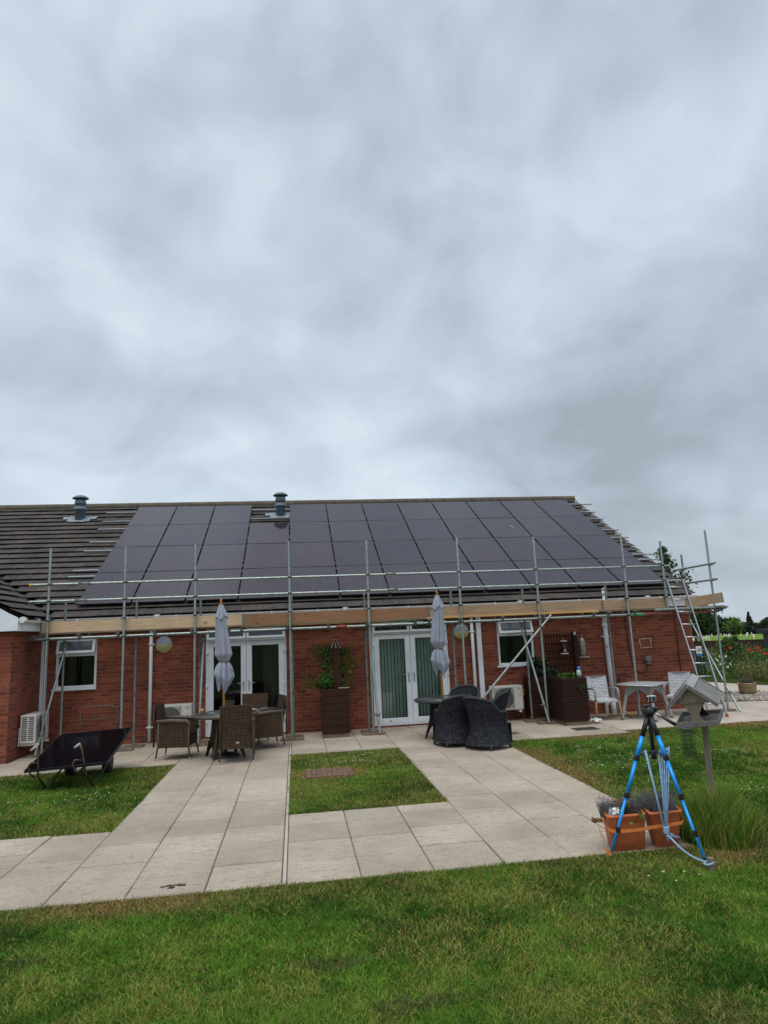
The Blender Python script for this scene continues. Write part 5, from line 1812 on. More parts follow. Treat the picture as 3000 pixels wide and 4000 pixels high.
def rope():
    K = thing('rope', 'light blue braided rope tied from the tripod centre down to the grey peg', 'rope', (3.3, -9.05, .1))
    kn = np.array((3.235, -9.06, .19))
    top = np.array((3.345, -8.92, .835))
    random.seed(4)
    for k, (dx, dz) in enumerate(((-.165, .02), (-.15, .015), (-.035, -.02), (-.012, -.01), (.012, .02), (.034, .03), (.056, .03), (.078, .035))):
        a = top + (dx, random.uniform(-.02, .02), dz)
        b = MB(); b.path([a, a + (kn - a) * .5 + (random.uniform(-.006, .006), 0, -.01), kn + (dx * .12, 0, .02)], .0058, 6); b.build('strand', ROPE, K)
    b = MB()
    for k in range(3):
        b.path([(3.345 + .018 * k + .018 * cos(a), -8.93 - .01 * k, .83 + .02 * sin(a)) for a in np.linspace(0, 2 * pi, 13)[:-1]], .0068, 6, closed=True)
    b.build('top_hitch', ROPE, K)
    b = MB()
    for k in range(5):
        z = kn[2] + .03 - k * .013
        b.path([(kn[0] + .02 * cos(a), kn[1] + .02 * sin(a), z + .006 * sin(a + k)) for a in np.linspace(0, 2 * pi, 13)[:-1]], .0085, 6, closed=True)
    b.path([kn + (-.01, -.015, -.03), kn + (.015, -.02, -.055), kn + (0, -.01, -.075)], .012, 6); b.path([kn + (0, 0, -.02), kn + (.01, 0, -.1)], .01, 6); b.build('knot', ROPE, K)
    b = MB()
    for k in range(7):
        e = kn + (.07 + .008 * k, -.01, -.055 - .006 * (k % 4)); b.path([kn + (.01, 0, -.025), kn + (.045, -.01, -.03 - .004 * k), e], [.006, .006, .004], 5)
    b.build('frayed_end', ROPE, K)
    ctl = np.array([kn + (.01, -.01, -.04), kn + (.03, -.10, -.095), (3.27, -9.30, .03), (3.335, -9.49, .05)])
    bz = [(1 - t) ** 3 * ctl[0] + 3 * t * (1 - t) ** 2 * ctl[1] + 3 * t * t * (1 - t) * ctl[2] + t ** 3 * ctl[3] for t in np.linspace(0, 1, 18)]
    b = MB(); b.path(bz, .0085, 8); b.build('tail', ROPE, K)
    b = MB(); b.path([(3.335 + .034 * cos(a), -9.497 + .034 * sin(a), .048 + .008 * cos(a)) for a in np.linspace(0, 2 * pi, 17)[:-1]], .0085, 6, closed=True); b.build('peg_loop', ROPE, K)


rope()
pg = MB(); pg.obox((3.345, -9.50, -.03), (.046, .042, .24), rot_xyz(.02, .05, .2), .005)
pg.path([(3.34, -9.522, -.01), (3.34, -9.532, -.01)], .005, 6)
tag(pg.build('wooden_peg', POSTW), 'grey wooden peg in the front lawn at the foot of the blue tripod', 'peg')


def pot(x0, x1, y0, y1, h, label, taper=.03, skew=.22):
    P_o = thing('terracotta_pot', label, 'pot', ((x0 + x1) / 2, (y0 + y1) / 2, 0), 0, 'square terracotta pots strapped together')
    def rect(i, z, r=.03):
        a, b_, c, d = x0 + i, x1 - i, y0 + i, y1 - i
        pts = []
        for cx, cy, s in ((b_ - r, c + r, -90), (b_ - r, d - r, 0), (a + r, d - r, 90), (a + r, c + r, 180)):
            for k in range(5):
                an = rad(s + k * 22.5); yy = cy + r * sin(an); pts.append((cx + r * cos(an) + skew * (yy - y0), yy, z))
        return pts
    m = MB(); rings = [rect(taper, 0), rect(taper * .5, h * .5), rect(.006, h - .03), rect(0, h - .022), rect(-.004, h - .01), rect(.002, h), rect(.018, h), rect(.022, h - .02), rect(.024, h - .09)]
    n = 20; V = [p for q in rings for p in q]
    f = [(i * n + j, i * n + (j + 1) % n, (i + 1) * n + (j + 1) % n, (i + 1) * n + j) for i in range(len(rings) - 1) for j in range(n)]
    f.append(list(range(n))[::-1])
    m.add(V, f, True); m.build('pot_body', TERRA, P_o)
    s = MB(); s.prism([(p[0], p[1]) for p in rect(.024, 0)], 'z', h - .10, h - .055); s.build('soil', SOIL, P_o)
    return P_o


pot(2.76, 3.13, -8.93, -8.66, .31, 'left square terracotta pot with white flowers, orange strap round it')
pot(3.15, 3.475, -8.95, -8.66, .315, 'square terracotta pot of lavender behind the rope, right of the white flowers', .055)


def strap():
    K = thing('ratchet_strap', 'orange webbing strap tied round the two terracotta pots', 'strap', (3.0, -8.93, .1))
    def ribbon(pts, w=.03):
        m = MB(); p = np.array(pts, float)
        V = []; nrm = []
        for i in range(len(p)):
            V += [p[i] + (0, 0, w / 2), p[i] - (0, 0, w / 2)]
        f = [(2 * i, 2 * i + 1, 2 * i + 3, 2 * i + 2) for i in range(len(p) - 1)]
        m.add(V, f); return m
    loop = [(2.815, -8.655, .235), (2.775, -8.80, .225), (2.758, -8.915, .205), (2.785, -8.944, .187), (2.90, -8.952, .182), (3.06, -8.955, .186), (3.16, -8.962, .197), (3.30, -8.966, .203), (3.44, -8.962, .212), (3.476, -8.94, .225), (3.50, -8.80, .24), (3.52, -8.65, .24), (3.1, -8.61, .24), (2.83, -8.63, .235), (2.815, -8.655, .235)]
    o = ribbon(loop).build('webbing', ORANGE, K)
    m = ribbon([(2.735, -8.82, .255), (2.70, -8.85, .265), (2.685, -8.88, .22), (2.69, -8.90, .17), (2.71, -8.915, .12), (2.695, -8.93, .08), (2.70, -8.945, .045), (2.745, -8.955, .02), (2.70, -8.965, .012), (2.745, -8.98, .008)], .028); m.build('loose_tail', ORANGE, K)
    m = MB(); m.beam((2.655, -8.82, .258), (2.755, -8.82, .252), .03, .032, .004); m.box(2.665, 2.68, -8.85, -8.79, .238, .278); m.build('ratchet', mat('rusty_ratchet', (.20, .13, .06), .5, .5), K)


strap()


def bird_table():
    T = thing('bird_table', 'weathered timber bird table with a pitched roof on a leaning post', 'bird table', (4.14, -8.36, 0))
    m = MB(); m.beam((4.13, -8.38, -.05), (4.14, -8.40, .995), .045, .05, .003, (0, 1, 0)); m.build('post', POSTW, T)
    Rm = rot_xyz(0, rad(-5.5), rad(-43)) @ rot_xyz(rad(11))
    O = np.array((4.125, -8.36, .995))
    def B(name, fn, m_):
        q = MB(); fn(q); q.xf(Rm, O); return q.build(name, m_, T)
    w, d = .19, .175
    UPZ = .06
    B('tray_floor', lambda q: q.box(-w, w, -d, d, .0, .012), FEEDW)
    def rim(q):
        q.box(-w - .012, w + .012, -d - .012, -d, -.004, .048, .002); q.box(-w - .012, w + .012, d, d + .012, -.004, .048, .002)
        q.box(-w - .012, -w, -d, d, -.004, .046, .002); q.box(w, w + .012, -d, d, -.004, .046, .002)
    B('tray_rim', rim, FEEDW)
    prof = [(-.065, .012), (-.06, .045), (-.04, .075), (-.042, .11), (-.07, .15), (-.09, .19), (-.095, .235), (.095, .235), (.085, .19), (.06, .15), (.035, .11), (.035, .075), (.058, .045), (.065, .012)]
    B('shaped_support', lambda q: (q.prism(prof, 'y', -.135, -.12)), FEEDW2)
    B('shaped_support', lambda q: (q.prism(prof, 'y', .12, .135)), DKW)
    B('gable_board', lambda q: (q.prism([(-.175, .165 + UPZ), (.175, .165 + UPZ), (0, .325 + UPZ)], 'y', -.15, -.138)), FEEDW2)
    B('gable_board', lambda q: (q.prism([(-.175, .165 + UPZ), (.175, .165 + UPZ), (0, .325 + UPZ)], 'y', .138, .15)), FEEDW2)
    an = math.atan2(.205, .235)
    for s in (-1, 1):
        c = np.array((s * .125, 0, .252 + UPZ))
        R2 = rot_xyz(0, s * an, 0)
        B('roof_slope', lambda q: q.obox(c, (.30, .385, .008), R2), mat('grey_roof_felt', (.17, .165, .16), .95, var=.12, sc=12, bump=.6, bsc=150))
        def edge(q):
            for yy in (-.197, .197):
                q.obox(c + np.array((0, yy, -.006)), (.315, .014, .04), R2, .002)
            e = np.array((s * .125, 0, .252 + UPZ)) + R2 @ np.array((s * .153, 0, -.003)); q.obox(e, (.014, .385, .02), R2)
        B('barge_board', edge, FEEDW)
    B('ridge_board', lambda q: (q.obox((-.028, 0, .352 + UPZ), (.07, .40, .010), rot_xyz(0, -an, 0)), q.obox((.028, 0, .352 + UPZ), (.07, .40, .010), rot_xyz(0, an, 0))), mat('pale_ridge_board', (.30, .30, .30), .8, var=.12, sc=10, s3=(10, 1, 10)))
    def scr(q):
        for x, y, z in ((-.03, -.152, .18 + UPZ), (.055, -.152, .18 + UPZ), (-.12, -d - .0125, .024), (.0, -d - .0125, .024), (.1, -d - .0125, .024)):
            q.path([(x, y, z), (x, y - .002, z)], .0055, 8)
    B('screws', scr, BLACK)
    F = thing('cage_feeder', 'dark wire cage suet feeder hanging from the bird table tray', 'bird feeder', (3.90, -8.47, .68))
    m = MB()
    x, y, z0, z1, h = 3.915, -8.44, .665, .94, .043
    for i in range(4):
        for j in (-1, 1):
            a = -h + i * h * 2 / 3
            m.path([(x + a, y + j * h, z0), (x + a, y + j * h, z1)], .0026, 4); m.path([(x + j * h, y + a, z0), (x + j * h, y + a, z1)], .0026, 4)
    for k in range(8):
        z = z0 + k * (z1 - z0) / 7
        m.path([(x - h, y - h, z), (x + h, y - h, z), (x + h, y + h, z), (x - h, y + h, z)], .0026, 4, closed=True)
    m.build('wire_cage', DARKGRILL, F)
    m = MB(); m.box(x - .052, x + .052, y - .052, y + .052, z1, z1 + .006, .002); m.build('lid', mat('blue_grey_metal', (.13, .16, .19), .45, .4), F)
    m = MB(); m.path([(x, y, z1 + .004), (x, y, z1 + .03), (x + .006, y, z1 + .035)], .003, 6); m.build('hook', ALU, F)


bird_table()


def basket_planter():
    Pn = thing('basket_planter', 'round straw coloured basket pot of lavender on the pebbles', 'planter', (11.88, 1.78, 0))
    m = MB(); m.lathe([(.16, .0), (.185, .01), (.215, .12), (.215, .26), (.225, .29), (.215, .30), (.19, .28), (.19, .22)], 32, (11.88, 1.78, .02), cap1=False)
    m.path([(11.88 + .219 * cos(a), 1.78 + .219 * sin(a), .23) for a in np.linspace(0, 2 * pi, 33)[:-1]], .008, 6, closed=True); m.build('basket', BASK, Pn)
    m = MB(); m.lathe([(0, .26), (.195, .26)], 24, (11.88, 1.78, 0)); m.build('soil', SOIL, Pn)


basket_planter()


# ================================================================== PLANTING
def leaf_obj(name, P, size, col, parent=None, var=.4, aspect=.5, droop=0., flat=0., m=None):
    P = np.asarray(P, float)
    V, F, t = leaves(P, size, tints(len(P), col, var, .2), flat, aspect, droop)
    if parent is not None:
        r = parent
        while r.parent:
            r = r.parent
        Mi = np.array((Matrix.Translation(r.location) @ r.rotation_euler.to_matrix().to_4x4()).inverted())
        V = V @ Mi[:3, :3].T + Mi[:3, 3]
    return fastmesh(name, V, F, m or LEAF, t, parent, quads=True)


def multi_leaf(name, sets, parent):
    """several leaf clouds (points, size, colour, aspect, droop) in one mesh"""
    Vs, Fs, Ts = [], [], []; n = 0
    for P, size, col, asp, dr in sets:
        V, F, t = leaves(np.asarray(P, float), size, tints(len(P), col, .4, .2), 0., asp, dr)
        Vs.append(V); Fs.append(F + n); Ts.append(t); n += len(V)
    V = np.vstack(Vs)
    Mi = np.array((Matrix.Translation(parent.location) @ parent.rotation_euler.to_matrix().to_4x4()).inverted())
    V = V @ Mi[:3, :3].T + Mi[:3, 3]
    return fastmesh(name, V, np.vstack(Fs), LEAF, np.vstack(Ts), parent, quads=True)


def blob(c, r, n, shell=.55):
    d = rng.normal(size=(n, 3)); d /= np.linalg.norm(d, axis=1)[:, None]
    k = (shell + (1 - shell) * rng.random(n)) ** 1.0
    return np.array(c) + d * k[:, None] * np.array(r)


# --- climber in the tall planter
def climber():
    K = thing('climbing_plant', 'sparse green climber spreading over the brick wall from the tall dark planter', 'plant', (.78, -.6, .9))
    st = MB(); pts = []
    random.seed(21)
    def vine(p0, dirs, n):
        p = np.array(p0, float); out = [p.copy()]
        d = np.array(dirs, float)
        for i in range(n):
            d += np.array((random.uniform(-.35, .35), random.uniform(-.05, .05), random.uniform(-.2, .2))) * .5
            d /= np.linalg.norm(d); p = p + d * .07; p[1] = min(-.04, max(-.7, p[1])); out.append(p.copy())
        st.path(out, np.linspace(.006, .002, len(out)), 5); return out
    for p0, d, n, dens in (((.72, -.6, .9), (-.05, .1, 1), 13, 1), ((.66, -.6, .9), (-.2, .2, 1), 12, 1), ((.95, -.6, .9), (.1, .2, 1), 10, 1), ((.62, -.5, .9), (-.6, .1, .6), 7, 1),
                     ((.70, -.4, 1.6), (-.7, .1, .25), 6, 1), ((.75, -.4, 1.75), (-.6, .1, .1), 4, 1), ((.9, -.4, 1.65), (.8, .1, .25), 5, 1), ((.92, -.4, 1.35), (.6, .1, .5), 4, 1), ((.6, -.5, 1.0), (-1, .1, .05), 6, 1), ((.98, -.5, .95), (.3, .1, .6), 4, 1)):
        pts += vine(p0, d, n)
    st.build('stems', BARK, K)
    P = np.array(pts)
    A = P[rng.integers(0, len(P), 1300)] + rng.normal(size=(1300, 3)) * (.06, .05, .06)
    B = blob((.62, -.62, 1.10), (.17, .15, .17), 620, .2)
    C = np.vstack([blob((.66, -.32, 1.70), (.19, .1, .15), 260, .2), blob((1.02, -.32, 1.66), (.19, .08, .13), 170, .2), blob((.66, -.3, 1.42), (.15, .1, .22), 200, .2), blob((1.0, -.35, 1.3), (.12, .1, .3), 170, .2)])
    D = blob((.45, -.5, .99), (.16, .12, .08), 70, .2)
    multi_leaf('foliage', [(A, .062, (.095, .135, .022), .45, .5), (B, .085, (.06, .16, .025), .5, .5), (C, .065, (.10, .13, .022), .45, .5), (D, .06, (.20, .17, .04), .45, .4)], K)
    dry = MB()
    for k in range(7):
        x = random.uniform(.82, 1.03); dry.path([(x, -.95, .93), (x + random.uniform(-.06, .06), -1.02, .965), (x + random.uniform(-.12, .12), -1.07, .97)], .006, 5)
    dry.build('dry_stalks', mat('dry_stalk', (.55, .48, .36), .8), K)


climber()
sh = thing('leafy_shrub', 'dark leafy shrub in the boarded planter against the trellis', 'shrub', (5.38, -.32, .9))
b = MB()
for k in range(9):
    a = k * .7; b.path([(5.36, -.3, .85), (5.36 + .1 * cos(a), -.3 + .08 * sin(a), 1.1), (5.36 + .24 * cos(a), -.3 + .14 * sin(a), 1.35)], [.008, .006, .003], 5)
b.build('stems', BARK, sh)
leaf_obj('foliage', np.vstack([blob((5.36, -.32, 1.12), (.27, .2, .26), 700, .25), blob((5.62, -.5, 1.02), (.16, .15, .12), 160, .2)]), .075, (.022, .048, .016), sh, droop=.4)
pl = thing('strappy_plant', 'low green leafy plant along the top of the dark ribbed planter', 'plant', (5.66, -1.3, .9))
V, F, t = blades(rng.uniform(5.48, 5.78, 70), rng.uniform(-1.46, -1.1, 70), .88, rng.uniform(.08, .2, 70), np.full(70, .03), np.full(70, .7), tints(70, (.07, .13, .03), .4))
fastmesh('strap_leaves', V - np.array((5.66, -1.3, .9)), F, LEAF, t, pl)
leaf_obj('foliage', np.vstack([blob((5.68, -1.38, 1.0), (.08, .05, .05), 24, .2), blob((5.6, -1.3, .98), (.15, .12, .04), 60, .2)]), .085, (.07, .12, .02), pl)
hp = thing('hanging_plant', 'small dark green tuft growing out of the side of the ribbed planter', 'plant', (5.80, -1.56, .8))
leaf_obj('foliage', np.vstack([blob((5.80, -1.57, .76), (.10, .05, .07), 150, .1), blob((5.80, -1.57, .70), (.06, .04, .06), 60, .1)]), .05, (.045, .085, .03), hp, aspect=.25, droop=.8)


def pot_plants():
    def spikes(x0, x1, y0, y1, z, n, h, col):
        V, F, t = blades(rng.uniform(x0, x1, n), rng.uniform(y0, y1, n), z, rng.uniform(.4, 1, n) * h, np.full(n, .0035), rng.uniform(.1, .9, n), tints(n, col, .4, .15))
        return V, F, t
    def put(name, sets, par):
        n = 0; VV, FF, TT = [], [], []
        for V, F, t in sets:
            VV.append(V); FF.append(F + n); TT.append(t); n += len(V)
        return fastmesh(name, np.vstack(VV) - np.array(par.location), np.vstack(FF), LEAF, np.vstack(TT), par)
    for nm, x, y, r, h, n, lb in (('lavender_clump', 2.87, -8.77, .10, .17, 650, 'grey lavender clump at the left of the left terracotta pot'), ('lavender_clump', 3.08, -8.74, .10, .16, 520, 'grey lavender clump at the back right of the left terracotta pot'), ('lavender_clump', 3.32, -8.80, .14, .22, 900, 'tall grey purple lavender filling the right terracotta pot')):
        T = thing(nm, lb, 'lavender', (x, y, .25), 0, 'lavender clumps in the pots')
        a = rng.random(n) * 6.28; rr_ = r * rng.random(n) ** .5
        S1 = blades(x + rr_ * np.cos(a), y + rr_ * np.sin(a), .26, rng.uniform(.35, 1, n) * h, np.full(n, .0045), rng.uniform(.1, .8, n), tints(n, (.19, .175, .185), .35, .1))
        S2 = blades(x + rr_[:n // 4] * np.cos(a[:n // 4]), y + rr_[:n // 4] * np.sin(a[:n // 4]), .26, rng.uniform(.3, .8, n // 4) * h, np.full(n // 4, .006), np.full(n // 4, .5), tints(n // 4, (.13, .16, .08), .3, .1))
        m = n // 5
        q = rng.integers(0, n, m)
        P = np.stack([x + rr_[q] * np.cos(a[q]) * 1.35, y + rr_[q] * np.sin(a[q]) * 1.35, .26 + h * rng.uniform(.5, 1.0, m)], 1)
        VL, FL, tL = leaves(P, .022, tints(m, (.17, .14, .20), .4, .1), 0, .4)
        put('foliage', [S1, S2, (VL, np.concatenate([FL[:, [0, 1, 2]], FL[:, [0, 2, 3]]]), tL)], T)
    W_ = thing('white_flowers', 'white petalled flowers at the front of the left terracotta pot', 'flowers', (2.80, -8.88, .3))
    leaf_obj('petals', blob((2.86, -8.89, .325), (.075, .04, .04), 80, .1), .045, (.78, .80, .78), W_, .1, .6, m=PETAL)
    leaf_obj('leaves', blob((2.86, -8.88, .30), (.07, .04, .03), 50, .1), .04, (.20, .24, .20), W_)
    Yf = thing('yellow_flowers', 'small yellow flowers at the back of the left terracotta pot', 'flowers', (2.90, -8.62, .3))
    leaf_obj('petals', np.vstack([blob((2.96, -8.70, .38), (.03, .03, .025), 22, .1), blob((3.0, -8.74, .37), (.035, .03, .02), 18, .1)]), .028, (.70, .46, .02), Yf, .15, .7, m=PETAL)
    leaf_obj('leaves', blob((2.98, -8.74, .33), (.07, .05, .04), 70, .1), .04, (.07, .12, .03), Yf)
    Tr = thing('trailing_plant', 'yellow green trailing plant hanging over the front of the left terracotta pot', 'plant', (3.0, -8.9, .3))
    b = MB(); b.path([(2.98, -8.85, .34), (3.05, -8.94, .335), (3.08, -8.965, .30), (3.04, -8.965, .26), (2.95, -8.96, .245)], .003, 5); b.build('stem', BARK, Tr)
    leaf_obj('foliage', np.vstack([blob((2.98, -8.80, .36), (.08, .05, .035), 80, .1), blob((3.07, -8.955, .30), (.03, .015, .035), 22, .1), np.stack([np.linspace(3.06, 2.94, 14), np.full(14, -8.965), np.linspace(.275, .24, 14)], 1)]), .03, (.20, .21, .05), Tr, aspect=.8)


pot_plants()
bp = thing('lavender_clump', 'dull lavender plant in the straw coloured basket pot', 'lavender', (11.88, 1.78, .26))
n = 420
a = rng.random(n) * 6.28; r_ = .17 * rng.random(n) ** .5
V, F, t = blades(11.88 + r_ * np.cos(a), 1.78 + r_ * np.sin(a), .25, rng.uniform(.08, .24, n), np.full(n, .009), rng.uniform(.1, .7, n), tints(n, (.13, .115, .10), .35, .1))
fastmesh('stems', V - np.array((11.88, 1.78, .26)), F, LEAF, t, bp)
leaf_obj('foliage', blob((11.88, 1.78, .32), (.19, .19, .07), 100, .2), .05, (.09, .11, .07), bp)

# --- long grass round the bird table post
tg = thing('grass_tussock', 'tall unmown grass tussock round the foot of the bird table post', 'grass tussock', (4.05, -8.75, 0))
n = 4600
a = rng.random(n) * 6.28; r_ = rng.random(n) ** .5
x = 3.90 + r_ * .36 * np.cos(a); y = -8.80 + r_ * .36 * np.sin(a)
h = (.54 - .30 * r_) * rng.uniform(.4, 1.3, n)
tn = np.where(rng.random((n, 1)) < .78, tints(n, (.12, .215, .024), .55, .15), tints(n, (.34, .32, .11), .3, .1))
V, F, t = blades(x, y, -.02, h, rng.uniform(.0045, .008, n), rng.uniform(.1, .75, n), tn)
fastmesh('blades', V - np.array((4.05, -8.75, 0)), F, GRASSM, t, tg)


# --- lawns
def in_pave(x, y, pad=0.):
    k = np.zeros(len(x), bool)
    for x0, x1, y0, y1 in PAVE:
        k |= (x > x0 + pad) & (x < x1 - pad) & (y > y0 + pad) & (y < y1 - pad)
    k |= (x > 6.21) & (y > -2.45 + pad) & (x < 30)
    k |= (y > -1.5) & (x < 6.3)
    return k


def edge_dist(x, y):
    d = np.full(len(x), 9.)
    for x0, x1, y0, y1 in PAVE:
        dx = np.maximum(np.maximum(x0 - x, 0), x - x1); dy = np.maximum(np.maximum(y0 - y, 0), y - y1)
        d = np.minimum(d, np.hypot(dx, dy))
    dx = np.maximum(6.21 - x, 0); dy = np.maximum(-2.45 - y, 0)
    return np.minimum(d, np.hypot(dx, dy))


def grass_tint(x, y, n):
    g = vnoise(x, y, 1.3, 1, 4); g2 = vnoise(x, y, 4.5, 2, 3); g3 = vnoise(x, y, .55, 3, 3)
    ed = edge_dist(x, y)
    dark = np.array((.043, .118, .013)); lite = np.array((.120, .245, .028)); yel = np.array((.30, .34, .07)); straw = np.array((.40, .29, .105)); brown = np.array((.20, .135, .06))
    k = np.clip((g - .36) / .3, 0, 1)[:, None]
    c = dark * (1 - k) + lite * k
    cl = vnoise(x, y, 11., 12, 2)[:, None]
    c = c * (.62 + .76 * cl)
    u = rng.random(n)
    ky = np.clip((g2 - .42) * 2.0 + (g3 - .45) * 1.6, 0, .75)
    c = np.where((u < ky * .55)[:, None], yel, c)
    c = np.where((rng.random(n) < .045 + .16 * np.clip((g3 - .5) * 4, 0, 1))[:, None], straw * .85, c)
    # dry strip along the paving, wavering
    wv = .18 + .75 * vnoise(x, y, .8, 5, 3)
    ke = np.clip(1.6 - 1.3 * ed / wv, 0, 1) * np.clip((vnoise(x, y, .7, 6, 2) - .25) * 3, .1, 1)
    wgt = np.where(y < -8.9, .85, np.where((x > 3.5) & (y > -8.9), .8, .25))
    c = np.where((rng.random(n) < ke * wgt)[:, None], np.where((rng.random(n) < .55)[:, None], straw, brown), c)
    # worn thatchy patches
    kw = np.clip((vnoise(x + 3, y * 2.2, 1.7, 9, 4) - .66) * 7, 0, .5)
    c = np.where((rng.random(n) < kw)[:, None], np.where((rng.random(n) < .4)[:, None], np.array((.17, .145, .075)), np.array((.07, .085, .025))), c)
    # ring of dry grass round the access cover
    rc_ = np.hypot((x - .46) / 1.0, (y + 4.48) / .75)
    c = np.where(((rc_ < .62) & (rng.random(n) < .8 * np.clip((.66 - rc_) * 5, 0, 1)))[:, None], straw * .9, c)
    return np.clip(c * rng.uniform(.65, 1.4, (n, 1)) * (1 + (rng.random((n, 3)) - .5) * .16), 0, 1)


def lawn(name, label, x0, x1, y0, y1, dens, hgt, wid, extra=None):
    n = int((x1 - x0) * (y1 - y0) * dens)
    x = rng.uniform(x0, x1, n); y = rng.uniform(y0, y1, n)
    wob = .035 * (vnoise(x, y, 5, 8, 2) - .45)
    k = ~in_pave(x + wob, y + wob, .02)
    k &= ~((x > .12) & (x < .81) & (y > -4.76) & (y < -4.2))
    if extra is not None:
        k &= extra(x, y)
    x = x[k]; y = y[k]; n = len(x)
    h = hgt * rng.uniform(.5, 1.3, n) * (.75 + .5 * vnoise(x, y, 2.2, 4, 3))
    V, F, t = blades(x, y, -.022, h, wid * rng.uniform(.7, 1.3, n), rng.uniform(.3, 1.7, n), grass_tint(x, y, n))
    o = fastmesh(name, V, F, GRASSM, t)
    o['kind'] = 'stuff'; o['label'] = label; o['category'] = 'lawn'
    return o


def front_k(x, y):
    d = y + 15
    return (np.abs(x - .15 * d) < .66 * d + 1.0)


lawn('lawn_grass', 'mown front lawn with dry brown edge along the slabs', -6, 7.5, -10.6, -8.88, 17000, .031, .0052, front_k)
lawn('lawn_grass', 'nearest part of the front lawn at the bottom of the photo', -3.2, 4.2, -12.2, -10.6, 26000, .031, .0044, front_k)
lawn('lawn_grass', 'mown left lawn under the trolley', -7.2, -2.0, -6.84, -2.82, 8000, .034, .0062)
lawn('lawn_grass', 'small square lawn in the middle of the paving', -.14, 1.81, -6.74, -2.66, 9500, .034, .0058)
lawn('lawn_grass', 'mown right lawn with white daisies below the bistro table', 3.62, 12.5, -8.9, -2.42, 7000, .034, .0064, lambda x, y: (x < 6.6 + (y + 8.9) * .95))
lawn('lawn_grass', 'strip of lawn between the curved path and the flower bed', 13.0, 15.5, 2.5, 9.5, 900, .05, .016, lambda x, y: (x > np.interp(y, [2.5, 3.7, 4.3, 5.75, 7.5, 9.5], [15.3, 14.0, 13.75, 13.4, 13.1, 13.05])))


def lawn_flowers():
    sets = [(4.55, -5.45, .55, .28, 42), (5.35, -5.0, .6, .3, 34), (6.4, -5.1, .7, .3, 30), (5.3, -7.2, .3, .2, 10), (.75, -3.75, .7, .33, 55), (1.1, -3.2, .4, .2, 16), (-2.7, -5.0, .25, .15, 12), (-4.4, -4.7, .15, .1, 6), (5.3, -3.9, 1.2, .8, 40), (-3.2, -4.8, 1.0, .9, 26), (3.0, -9.6, .2, .1, 5), (4.8, -4.2, .9, .6, 30)]
    P = []
    for x, y, a, b_, n in sets:
        P.append(np.stack([x + rng.normal(size=n) * a * .55, y + rng.normal(size=n) * b_ * .55, np.full(n, .022) + rng.random(n) * .015], 1))
    P = np.vstack(P)
    P = P[~in_pave(P[:, 0], P[:, 1])]
    n = len(P); V = []; F = []
    k = 7
    an = np.arange(k) / k * 2 * pi
    s = rng.uniform(.006, .013, n)
    ring = np.stack([np.cos(an), np.sin(an), .12 * np.cos(an * 3)], 1)
    V = P[:, None] + np.concatenate([np.zeros((1, 3)), ring])[None] * s[:, None, None]
    F = (np.arange(n)[:, None, None] * (k + 1) + np.array([(0, 1 + i, 1 + (i + 1) % k) for i in range(k)])).reshape(-1, 3)
    o = fastmesh('daisies', V.reshape(-1, 3), F, PETAL, np.repeat(tints(n, (.72, .73, .68), .1, .05), k + 1, axis=0))
    o['kind'] = 'stuff'; o['label'] = 'tiny white daisies and clover scattered over the lawns'; o['category'] = 'daisies'


lawn_flowers()


# ================================================================== BEYOND THE HOUSE
def flower_bed():
    n = 52000
    # front edge runs from beside the path towards the right; mounds rise towards the back
    u = rng.random(n) ** .8; v = rng.random(n)
    fx = lambda v: 14.45 + .5 * np.sin(v * 3.0) * .4
    y = 11.5 - v * 10.5
    x0 = np.interp(y, [1, 4.8, 6.8, 7.6, 11.5], [15.4, 14.85, 14.75, 14.35, 13.9])
    x = x0 + u * 6.2
    d = x - x0
    hz = (.22 + .50 * np.clip(d / 2.6, 0, 1)) * (.55 + .9 * vnoise(x, y, .9, 31, 3))
    col = np.zeros((n, 3))
    g = vnoise(x, y, .7, 33, 3)
    a = np.array((.042, .105, .022)); b_ = np.array((.12, .20, .035)); c_ = np.array((.15, .16, .045)); e = np.array((.06, .12, .045))
    col = np.where((g < .42)[:, None], a, np.where((g < .55)[:, None], b_, np.where((g < .62)[:, None], e, c_)))
    hh = hz * rng.uniform(.45, 1.2, n)
    V, F, t = blades(x, y, -.05, hh, rng.uniform(.012, .03, n), rng.uniform(.1, .7, n), np.clip(col * rng.uniform(.55, 1.5, (n, 1)), 0, 1))
    m = 26000
    q = rng.integers(0, n, m)
    P = np.stack([x[q] + rng.normal(size=m) * .06, y[q] + rng.normal(size=m) * .06, hz[q] * rng.uniform(.2, 1.02, m)], 1)
    V2, F2, t2 = leaves(P, .085, np.clip(col[q] * rng.uniform(.6, 1.6, (m, 1)), 0, 1), 0, .5)
    F2t = np.concatenate([F2[:, [0, 1, 2]], F2[:, [0, 2, 3]]])
    m3 = 900
    q = rng.integers(0, n, m3)
    P3 = np.stack([x[q], y[q], hz[q] * rng.uniform(.8, 1.1, m3)], 1)
    V3, F3, t3 = leaves(P3, .045, np.where(rng.random((m3, 1)) < .5, np.array([[.45, .45, .15]]), np.array([[.45, .5, .40]])) * rng.uniform(.6, 1.1, (m3, 1)), .6, .9)
    F3t = np.concatenate([F3[:, [0, 1, 2]], F3[:, [0, 2, 3]]])
    o = fastmesh('wildflower_bed', np.vstack([V, V2, V3]), np.concatenate([F, F2t + len(V), F3t + len(V) + len(V2)]), LEAF, np.vstack([t, t2, t3]))
    o['kind'] = 'stuff'; o['label'] = 'tangled mass of wild flower foliage behind the curved path'; o['category'] = 'flower bed'


flower_bed()


